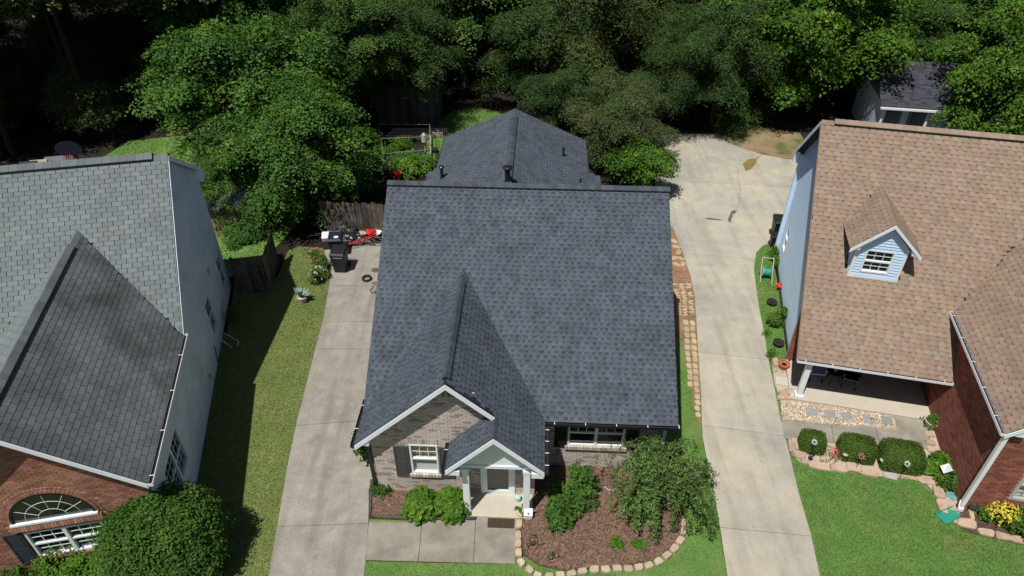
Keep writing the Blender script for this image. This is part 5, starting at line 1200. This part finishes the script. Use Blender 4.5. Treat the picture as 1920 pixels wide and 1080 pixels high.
blob('rubbish_bag', at(668, 452), .33, m_tarp, 'smaller black rubbish bag in front of the large one', 'rubbish bag', 2)
blob('rubbish_bag', at(702, 444), .3, m_tarp, 'black rubbish bag at the right end of the heap by the fence', 'rubbish bag', 3)
blob('rubbish_bag', at(708, 438, .2), .25, m_whiteg, 'white crumpled bag on top of the rubbish heap', 'rubbish bag', 4, .5)
blob('red_bundle', at(695, 438, .35), .22, m_red, 'red plastic seat on the rubbish heap', 'seat', 5, .5)
blob('beige_cushion', at(680, 440, .3), .17, m_potw, 'round beige cushion on the rubbish heap', 'cushion', 6, .5)
m = MB(); m.tube([(0, 0, 0), (1.3, .5, .25)], .018, 5); m.tube([(.05, -.08, 0), (1.3, .4, .2)], .018, 5); o = m.build('red_pole', m_red); o.location = at(652, 457, .35); tag(o, 'pair of long red metal poles slanting across the rubbish heap', 'pole')
dp = MB()
for i in range(70):
    p = at(random.uniform(652, 716), random.uniform(444, 462)); q = random.uniform(0, 6.3); L = random.uniform(.2, .8)
    dp.tube([p+Vector((0, 0, random.uniform(.02, .3))), p+Vector((L*math.cos(q), L*math.sin(q)*.4, random.uniform(.02, .4)))], random.uniform(.01, .022), 4, rt(.5, 1.6))
tag(dp.build('tangled_scrap', M('scrap_metal', (.10, .11, .11), .5, .4, 6)), 'tangle of bars and branches in the rubbish heap', 'scrap', None, 'stuff')
dp = MB()
for i in range(40):
    p = at(random.uniform(598, 650), random.uniform(420, 462)); q = random.uniform(0, 6.3); L = random.uniform(.2, .7)
    dp.tube([p+Vector((0, 0, random.uniform(.02, .6))), p+Vector((L*math.cos(q), L*math.sin(q)*.4, random.uniform(.02, .8)))], random.uniform(.01, .022), 4, rt(.5, 1.6))
tag(dp.build('scrap_heap', bpy.data.materials['scrap_metal']), 'dark heap of branches and scrap behind the bins', 'scrap', None, 'stuff')
# hose and reel on the left driveway
m = MB()
for k, (r, z) in enumerate(((.2, .05), (.17, .08), (.19, .11), (.14, .05))): m.tube([(r*math.cos(q*.35), r*math.sin(q*.35), z) for q in range(19)], .02, 5, cap=False)
o = m.build('coiled_hose', m_pot); o.location = at(688, 524, .03); tag(o, 'coiled dark hose on the left driveway beside the roof edge', 'hose')
m = MB(); pts = [at(*p, .06) for p in ((700, 536), (694, 545), (697, 550), (706, 545), (712, 538), (704, 533), (697, 530), (712, 528))]; m.tube(pts, .016, 5); pts = [at(*p, .05) for p in ((710, 555), (703, 551), (704, 546), (712, 544))]; m.tube(pts, .016, 5); tag(m.build('garden_hose', M('brown_hose', (.12, .075, .045), .6)), 'loose brown hose looping out from under the slate roof', 'hose')
m = MB(); m.lathe((0, 0, 0), [(.14, 0), (.16, .03), (.1, .05)], 12); o = m.build('drain_lid', M('rusty_iron', (.14, .085, .05), .8)); o.location = at(703, 507, .031); tag(o, 'small rusty disc lying on the left driveway', 'disc')
# doormat and white sign
mp = [at(*p, .034) for p in ((914, 989), (964, 991), (965, 963), (915, 961))]
m = MB(); m.prism([(p.x, p.y, p.z) for p in mp], (0, 0, .02)); tag(m.build('doormat', m_mat), 'large dark brown doormat on the walk in front of the porch', 'doormat')
sp_ = at(990, 975); s_ = empty('yard_sign', sp_, -.1, 'small white sign on a stake at the edge of the mulch bed', 'sign')
m = MB(); m.hexa([(-.13, -.02, .22), (.13, -.02, .22), (.13, .12, .42), (-.13, .12, .42), (-.13, -.03, .225), (.13, -.03, .225), (.13, .11, .425), (-.13, .11, .425)]); m.build('panel', m_white, s_); m = MB(); m.tube([(0, .04, 0), (0, .05, .3)], .01, 5); m.build('stake', m_black, s_)
m = MB(); m.hexa([(-.02, -.006, .27), (.03, -.006, .27), (.03, .03, .32), (-.02, .03, .32), (-.02, -.012, .273), (.03, -.012, .273), (.03, .024, .323), (-.02, .024, .323)]); m.build('mark', m_red, s_)
m = MB(); m.lathe((0, 0, 0), [(.07, 0), (.1, .12), (.09, .2), (.02, .24)], 12); o = m.build('garden_ornament', M('mint_paint', (.4, .65, .55), .5)); o.location = at(971, 938, .12); tag(o, 'mint green and white ornament on the porch floor by the right post', 'ornament')
m = MB(); m.tube([at(1133, 912, .05), at(1140, 918, .05), at(1150, 920, .05), at(1158, 914, .06)], .014, 5); tag(m.build('garden_hose', m_hose), 'pale green hose end lying under the weeping tree', 'hose')

# ================================================================== AROUND THE RIGHT-HAND HOUSE
sheet('gravel_bed', xy([(1464, 748), (1490, 746), (1738, 786), (1745, 808), (1660, 806), (1465, 788)]), .02, m_gravel)
chips('gravel', xy([(1464, 750), (1490, 748), (1672, 776), (1680, 805), (1560, 797), (1466, 787)]), 7000, .022, M('pebble', (.56, .46, .35), .95, .3, 9), .022, .018, 'pale pea gravel around the slate stepping squares', 'gravel')
WC = xy([(1464, 789), (1560, 796), (1678, 806), (1671, 776), (1736, 787), (1744, 842), (1700, 842), (1478, 824), (1470, 822)])
slabs('entrance_walk', WC, [xy(((1556, 780), (1566, 850))), xy(((1641, 800), (1653, 850)))], m_concw, label='concrete entrance walk of the tan-roofed house', thick=.06)
ss = empty('stepping_stones', (0, 0, 0), 0, 'row of five square slate stepping stones in the gravel', 'stepping stones')
for px, py in ((1521, 774), (1556, 778), (1587, 782), (1628, 789), (1662, 790)):
    c = at(px, py); fr_ = F((c.x, c.y, .025), (math.cos(yawC), math.sin(yawC), 0), (-math.sin(yawC), math.cos(yawC), 0)); m = MB(); m.fbox(fr_, -.17, .17, -.17, .17, 0, .03, rt(.85, 1.1)); m.build('stone', m_slateStone, ss, bevel=.005)
sheet('flower_bed', xy([(1478, 824), (1700, 843), (1744, 842), (1742, 788), (1752, 790), (1800, 950), (1800, 985), (1778, 975), (1752, 925), (1735, 905), (1700, 898), (1640, 893), (1600, 884), (1560, 880), (1500, 868), (1485, 852)]), .012, m_gravel)
sheet('flower_bed', xy([(1800, 950), (1850, 958), (1960, 975), (1960, 1030), (1880, 1015), (1810, 998), (1795, 985)]), .014, m_mulch)
sheet('porch_side_bed', xy([(1447, 676), (1487, 690), (1492, 745), (1464, 750), (1452, 720)]), .012, m_gravel)
bs = empty('flagstone_border', (0, 0, 0), 0, 'border of pinkish flagstones between the lawn and the boxwood bed', 'garden edging')
FS = [(1490, 828, .3, .25), (1484, 842, .22, .4), (1496, 840, .3, .3), (1500, 855, .42, .35), (1510, 868, .3, .2), (1536, 877, .7, .26), (1570, 880, .6, .33), (1600, 876, .55, .34), (1632, 889, .6, .3), (1668, 893, .5, .28), (1702, 893, .6, .28), (1736, 901, .62, .33), (1758, 925, .35, .5), (1766, 950, .33, .5), (1560, 839, .35, .12), (1745, 832, .33, .25), (1742, 815, .35, .3), (1748, 845, .4, .3), (1784, 955, .3, .2)]
for i, (px, py, lx, ly) in enumerate(FS):
    stone_obj('flagstone', at(px, py), (math.cos(yawC*1.05), math.sin(yawC*1.05)), lx, ly, .09*rt(.7, 1.3), m_flag if i not in (9,) else m_potw, bs, 0, .3, 8)
bs2 = empty('flagstone_border', (0, 0, 0), 0, 'row of flagstones in front of the yellow flowers', 'garden edging')
for px, py, lx, ly in ((1812, 983, .6, .35), (1848, 1000, .5, .25), (1880, 1007, .5, .25), (1915, 1015, .6, .26), (1905, 990, .25, .2), (1820, 966, .15, .4)):
    stone_obj('flagstone', at(px, py), (1, -.25), lx, ly, .09, m_flag, bs2, 0, .3, 8)
bs3 = empty('flagstone_border', (0, 0, 0), 0, 'rough flagstones at the foot of the white porch post', 'garden edging')
for px, py, lx, ly in ((1453, 678, .25, .2), (1464, 688, .3, .25), (1468, 741, .35, .3), (1480, 737, .35, .3), (1474, 748, .4, .2), (1462, 748, .25, .2), (1454, 686, .2, .2)):
    stone_obj('flagstone', at(px, py), (1, -.2), lx, ly, .12, m_flag, bs3, 0, .3, 8)
m = MB(); m.box(-.21, .21, -.2, .2, 0, .05); o = m.build('paving_square', M('pale_slab', (.5, .48, .42), .9)); o.location = at(1465, 716); o.rotation_euler.z = yawC; tag(o, 'pale square paving slab beside the porch of the tan-roofed house', 'slab')
# pots along the blue wall
def pot(px, py, r, h, mat, label, plant=None, soil=True, cat='pot', group=None, z=0):
    o = empty('plant_pot', at(px, py, z), 0, label, cat, group); m = MB(); m.lathe((0, 0, 0), [(r*.72, 0), (r*.95, h*.8), (r*1.05, h*.82), (r*1.05, h), (r*.9, h), (r*.86, h*.8)], 18); m.build('body', mat, o)
    m = MB(); m.lathe((0, 0, h*.78), [(r*.88, 0), (.01, .01)], 16); m.build('soil', m_soil, o)
    if plant:
        me = crown_mesh('pot_foliage', plant, [((0, 0, h*1.15), (r*.9, r*.9, r*.7))], 60, 9, .09, sr=.1, droop=.5); c = bpy.data.objects.new('foliage', me); col.objects.link(c); c.parent = o
    return o
pot(1459, 500, .24, .24, m_pot, 'dark bowl pot with green leaves, uppermost of the pots by the blue wall', m_leafb)
pot(1466, 546-2, .22, .18, m_pot, 'dark pot with reddish plant below the hose cart', m_flow['red'])
pot(1446, 571, .2, .18, m_pot, 'dark empty bowl pot third from the top along the blue wall')
pot(1450, 610, .24, .22, m_pot, 'dark bowl pot with a leafy shrub halfway along the blue wall', m_leaf1)
pot(1458, 648, .2, .2, m_pot, 'dark bowl pot lowest along the blue wall, above the terracotta pot', None)
pot(1468, 690, .2, .24, m_terra, 'orange terracotta pot at the front corner of the blue wall')
pot(1743, 800, .22, .3, m_potw, 'pale round planter with green plant at the red brick wall', m_leafb)
bush('side_shrub', at(1455, 488), .3, .55, m_leafb, 60, 10, .13, 'leafy green plant by the small dark bin', 'plant', stem=False)
bush('side_shrub', at(1463, 606), .3, .6, m_leafb, 50, 10, .09, 'light airy shrub against the blue wall', 'plant')
bush('side_shrub', at(1437, 628), .1, .2, m_bush, 14, 8, .06, 'little dark sprig on the side grass strip', 'plant', stem=False)
bush('side_shrub', at(1447, 668), .14, .3, m_bush, 18, 8, .06, 'little dark sprig above the rough stones', 'plant', stem=False)
hc = empty('hose_cart', at(1433, 520), yawC, 'grey and green hose cart on the side grass strip', 'hose cart')
m = MB(); m.tube([(-.12, 0, .3), (.2, 0, .3)], .17, 16); m.build('hose_drum', m_greenp, hc)
for x in (-.15, .22): m = MB(); m.tube([(x, 0, .3), (x+.02, 0, .3)], .24, 18); m.build('reel_side', m_potw, hc)
for x in (-.2, .27):
    m = MB(); m.tube([(x, -.45, .02), (x, 0, .35), (x, .4, .75)], .022, 5); m.tube([(x, -.05, .3), (x, .3, .02)], .02, 5); m.build('frame', m_potw, hc)
m = MB(); m.tube([(-.2, .4, .75), (.27, .4, .75)], .02, 5); m.build('handle', m_potw, hc)
# pinwheels and solar lights in the boxwood bed
def pinwheel(px, py, z, mat, label, n=10, r=.105):
    P = at(px, py, z); o = empty('garden_pinwheel', (P.x, P.y, 0), 0, label, 'pinwheel'); m = MB(); m.tube([(0, 0, 0), (0, 0, z)], .008, 4); m.build('stake', m_black, o)
    nd = Vector((0, -.6, .8)); a = Vector((1, 0, 0)); b = nd.cross(a)
    for k in range(n):
        q = 2*math.pi*k/n; d = a*math.cos(q)+b*math.sin(q); e = a*math.cos(q+.28)+b*math.sin(q+.28); m = MB(); c = Vector((0, 0, z)); m.face([c+d*.035, c+d*r+nd*.02, c+e*r*.8, c+e*.035]); m.face([c+e*.035-nd*.004, c+e*r*.8-nd*.004, c+d*r+nd*.016, c+d*.035-nd*.004]); m.build('petal', mat, o)
    m = MB(); m.lathe((0, 0, z-.01), [(.03, 0), (.03, .04), (.001, .05)], 10); m.build('hub', m_black, o)
pinwheel(1527, 829, .75, m_flow['white'], 'white daisy pinwheel in front of the smallest boxwood')
pinwheel(1701, 870, .7, m_flow['white'], 'white daisy pinwheel in front of the largest boxwood')
pinwheel(1615, 856, .6, m_flow['pink'], 'pale pink flower ornament in front of the middle boxwood', 7, .12)
pinwheel(1566, 848, .3, m_flow['red'], 'red and pink flower ornament between the two left boxwoods', 8, .14)
for px, py, lb in ((1522, 853, 'round dark solar light below the smallest boxwood'), (1585, 852, 'round grey solar light left of the middle boxwood'), (1655, 863, 'round grey solar light left of the largest boxwood'), (1726, 876, 'round dark solar light at the right end of the largest boxwood')):
    P = at(px, py, .35); o = empty('solar_light', (P.x, P.y, 0), 0, lb, 'garden light'); m = MB(); m.tube([(0, 0, 0), (0, 0, .32)], .01, 5); m.build('stake', m_black, o)
    m = MB(); m.lathe((0, 0, .3), [(.02, 0), (.08, .04), (.085, .07), (.03, .1), (.001, .105)], 12); m.build('lamp_head', m_potw if 'grey' in lb else m_black, o)
dg = MB()
for i in range(90):
    p = at(random.uniform(1540, 1575), random.uniform(845, 868)); q = random.uniform(0, 6.3); dg.tube([p, p+Vector((.12*math.cos(q), .12*math.sin(q), random.uniform(.05, .28)))], .008, 3, rt(.6, 1.4), cap=False)
tag(dg.build('dry_plant', M('dry_stems', (.36, .25, .15), .95)), 'clump of dry brown stems between the two left boxwoods', 'dead plant', None, 'stuff')
# garden bird house / white lantern, splash block
P = at(1775, 877, .6); o = empty('garden_lantern', (P.x, P.y, 0), .3, 'white tilted lantern ornament among the hostas', 'lantern')
m = MB(); m.hexa([(-.16, -.1, .5), (.16, -.12, .55), (.18, .12, .62), (-.14, .12, .6), (-.04, -.02, .74), (.04, -.02, .74), (.04, .03, .76), (-.04, .03, .76)]); m.build('roof', m_white, o); m = MB(); m.lathe((0, 0, .38), [(.06, 0), (.07, .14)], 8); m.build('glass_body', m_potw, o); m = MB(); m.tube([(0, 0, 0), (0, 0, .4)], .012, 5); m.build('stake', m_black, o)
P = at(1790, 966); Q = at(1776, 975); o = empty('splash_block', (13.12, 12.45, 0), math.atan2(-.45, -1.), 'green plastic splash block under the white downspout', 'splash block')
m = MB(); m.hexa([(-.12, -.15, .05), (.5, -.2, .02), (.5, .2, .02), (-.12, .15, .05), (-.12, -.15, .08), (.5, -.2, .04), (.5, .2, .04), (-.12, .15, .08)]); m.build('tray', m_greenp, o)
for sg_ in (-1, 1): m = MB(); m.hexa([(-.12, sg_*.15-.012, .05), (.5, sg_*.2-.012, .02), (.5, sg_*.2+.012, .02), (-.12, sg_*.15+.012, .05), (-.12, sg_*.15-.012, .15), (.5, sg_*.2-.012, .1), (.5, sg_*.2+.012, .1), (-.12, sg_*.15+.012, .15)]); m.build('rim', m_greenp, o)
blob('blue_cloth', at(1783, 930), .16, M('pale_teal', (.12, .3, .3), .7), 'crumpled pale blue cloth in the bed by the red wall', 'cloth', 9, .25)
m = MB(); m.lathe((0, 0, 0), [(.12, 0), (.16, .2), (.1, .3), (.03, .34)], 12); o = m.build('garden_urn', m_pot); o.location = at(1820, 955); tag(o, 'dark round urn at the foot of the red brick front wall', 'urn')
# porch furniture of the right-hand house
def chairC(u, v, yaw, label, cloth=None):
    w_ = toworld('C', (u, v, .12)); o = empty('porch_chair', w_, yawC+yaw, label, 'chair'); f_ = m_black
    for x in (-.22, .22):
        for y in (-.2, .2): m = MB(); m.box(x-.02, x+.02, y-.02, y+.02, 0, .42); m.build('leg', f_, o)
    m = MB(); m.box(-.25, .25, -.24, .24, .421, .47); m.build('seat', cloth or f_, o)
    m = MB(); m.hexa([(-.25, .2, .471), (.25, .2, .471), (.25, .24, .471), (-.25, .24, .471), (-.24, .3, .95), (.24, .3, .95), (.24, .34, .95), (-.24, .34, .95)]); m.build('backrest', cloth or f_, o)
    for x in (-.25, .25): m = MB(); m.box(x-.02, x+.02, -.22, .2, .6, .63); m.box(x-.015, x+.015, -.2, -.17, .471, .6); m.build('armrest', m_potw if cloth else f_, o)
chairC(1.1, 1.15, .1, 'porch chair with pale blue cushion, nearest the white post', M('pale_blue_cushion', (.3, .35, .5), .8))
chairC(2.25, 1.1, -.2, 'dark porch chair right of the small table')
w_ = toworld('C', (1.7, 1.15, .12)); o = empty('porch_table', w_, yawC, 'small dark round table between the porch chairs', 'table')
m = MB(); m.lathe((0, 0, .5), [(.26, 0), (.27, .02), (.01, .03)], 18); m.build('table_top', m_black, o)
for k in range(3): q = k*2.09; m = MB(); m.tube([(.08*math.cos(q), .08*math.sin(q), .5), (.25*math.cos(q), .25*math.sin(q), 0)], .014, 5); m.build('leg', m_black, o)
m = MB(); m.lathe((0, 0, .53), [(.05, 0), (.06, .12), (.03, .16), (.03, .2)], 10); m2 = m.build('white_jar', m_potw); m2.location = w_; tag(m2, 'white jar standing on the small porch table', 'jar')
# things behind the grey house at the far left
hq = at(126, 276, 2.85); hp = empty('basketball_hoop', (hq.x, hq.y, 0), .12, 'basketball hoop with a dark fan-shaped backboard seen over the grey ridge', 'basketball hoop')
m = MB(); m.tube([(0, .55, 0), (0, .5, 2.3), (0, .06, 2.9)], .05, 8); m.build('pole', m_black, hp)
m = MB(); m.prism([(-.5, .0, 2.5), (-.3, .0, 2.4), (.3, 0, 2.4), (.5, 0, 2.5), (.62, 0, 2.75), (.52, 0, 2.97), (.28, 0, 3.1), (0, 0, 3.14), (-.28, 0, 3.1), (-.52, 0, 2.97), (-.62, 0, 2.75)], (0, .04, 0)); m.build('backboard', m_blue_blk, hp)
m = MB(); m.tube([(.23*math.cos(q*.35), -.35+.23*math.sin(q*.35), 2.48) for q in range(19)], .012, 5, cap=False); m.build('rim', m_red, hp)
m = MB()
for k in range(12):
    q = k*.5236; m.tube([(.23*math.cos(q), -.35+.23*math.sin(q), 2.47), (.12*math.cos(q+.5), -.35+.12*math.sin(q+.5), 2.05)], .008, 3, cap=False); m.tube([(.23*math.cos(q), -.35+.23*math.sin(q), 2.47), (.12*math.cos(q-.5), -.35+.12*math.sin(q-.5), 2.05)], .008, 3, cap=False)
m.build('net', m_white, hp)
for i, (px, py, z, mt, lb, sz_) in enumerate(((50, 311, 2.0, m_blue_blk, 'navy storage box with a white label behind the grey ridge', (.4, .3, .3)), (70, 308, 1.9, m_woodl, 'pale flat board stack behind the grey ridge', (.4, .3, .2)), (100, 303, 1.9, m_greyd, 'grey sloping lid behind the grey ridge next to the hoop', (.5, .4, .3)))):
    x, y = at(px, py, z-.1)[:2]
    o = empty('storage_box', (x, y, 0), .2, lb, 'box'); m = MB(); m.box(-sz_[0], sz_[0], -sz_[1], sz_[1], 0, z-sz_[2]); m.build('body', mt, o); m = MB(); m.hexa([(-sz_[0]-.03, -sz_[1]-.03, z-sz_[2]+.002), (sz_[0]+.03, -sz_[1]-.03, z-sz_[2]+.002), (sz_[0]+.03, sz_[1], z-.1), (-sz_[0]-.03, sz_[1], z-.1), (-sz_[0], -sz_[1], z-sz_[2]+.06), (sz_[0], -sz_[1], z-sz_[2]+.06), (sz_[0], sz_[1], z), (-sz_[0], sz_[1], z)]); m.build('lid', mt, o)
    if i == 0: m = MB(); m.hexa([(-.15, -.3, z-.27), (.2, -.3, z-.27), (.2, -.0, z-.14), (-.15, -.0, z-.14), (-.15, -.3, z-.26), (.2, -.3, z-.26), (.2, -.0, z-.13), (-.15, -.0, z-.13)]); m.build('label_sheet', m_white, o)
# ladder frame by the grey house, dark tub with blue chair
m = MB(); L1, L2, L3, L4 = at(420, 624, .25), at(447, 640, .25), at(435, 652, .25), at(414, 636, .25); m.tube([L1, L2], .014, 5); m.tube([L2, at(446, 648, .25)], .014, 5); m.tube([L4, L3], .014, 5); tag(m.build('metal_bracket', m_whiteg), 'thin pale metal frame sticking out from the side wall of the grey house', 'bracket')
tb = empty('round_tub', at(1222, 292), 0, 'round dark netted tub at the driveway edge under the crape myrtle', 'round_tub')
m = MB(); m.lathe((0, 0, 0), [(.62, 0), (.66, .75), (.63, .75), (.6, .1), (.01, .08)], 24); m.build('body', m_black, tb); m = MB(); m.tube([(.66*math.cos(q*.2618), .66*math.sin(q*.2618), .76) for q in range(25)], .03, 6, cap=False); m.build('rim', m_bark, tb)
ch = empty('folding_chair', at(1222, 289, .45), .1, 'blue folding chair lying in the dark round tub', 'chair')
for k in range(3): m = MB(); m.box(-.35, .35, -.2+k*.14, -.1+k*.14, .1+k*.06, .12+k*.06); m.build('slat', m_bluep, ch)
for x in (-.36, .36): m = MB(); m.tube([(x, -.25, .08), (x*1.1, .25, .3)], .015, 5); m.build('frame', m_whiteg, ch)
m = MB(); m.lathe((0, 0, 0), [(.16, 0), (.16, 3.0), (.2, 3.02), (.2, 3.08), (.01, 3.1)], 12); o = m.build('flue_pipe', m_black); o.location = (24.9, 34.0, 0); tag(o, 'dark metal flue pipe behind the right end of the tan ridge', 'pipe')
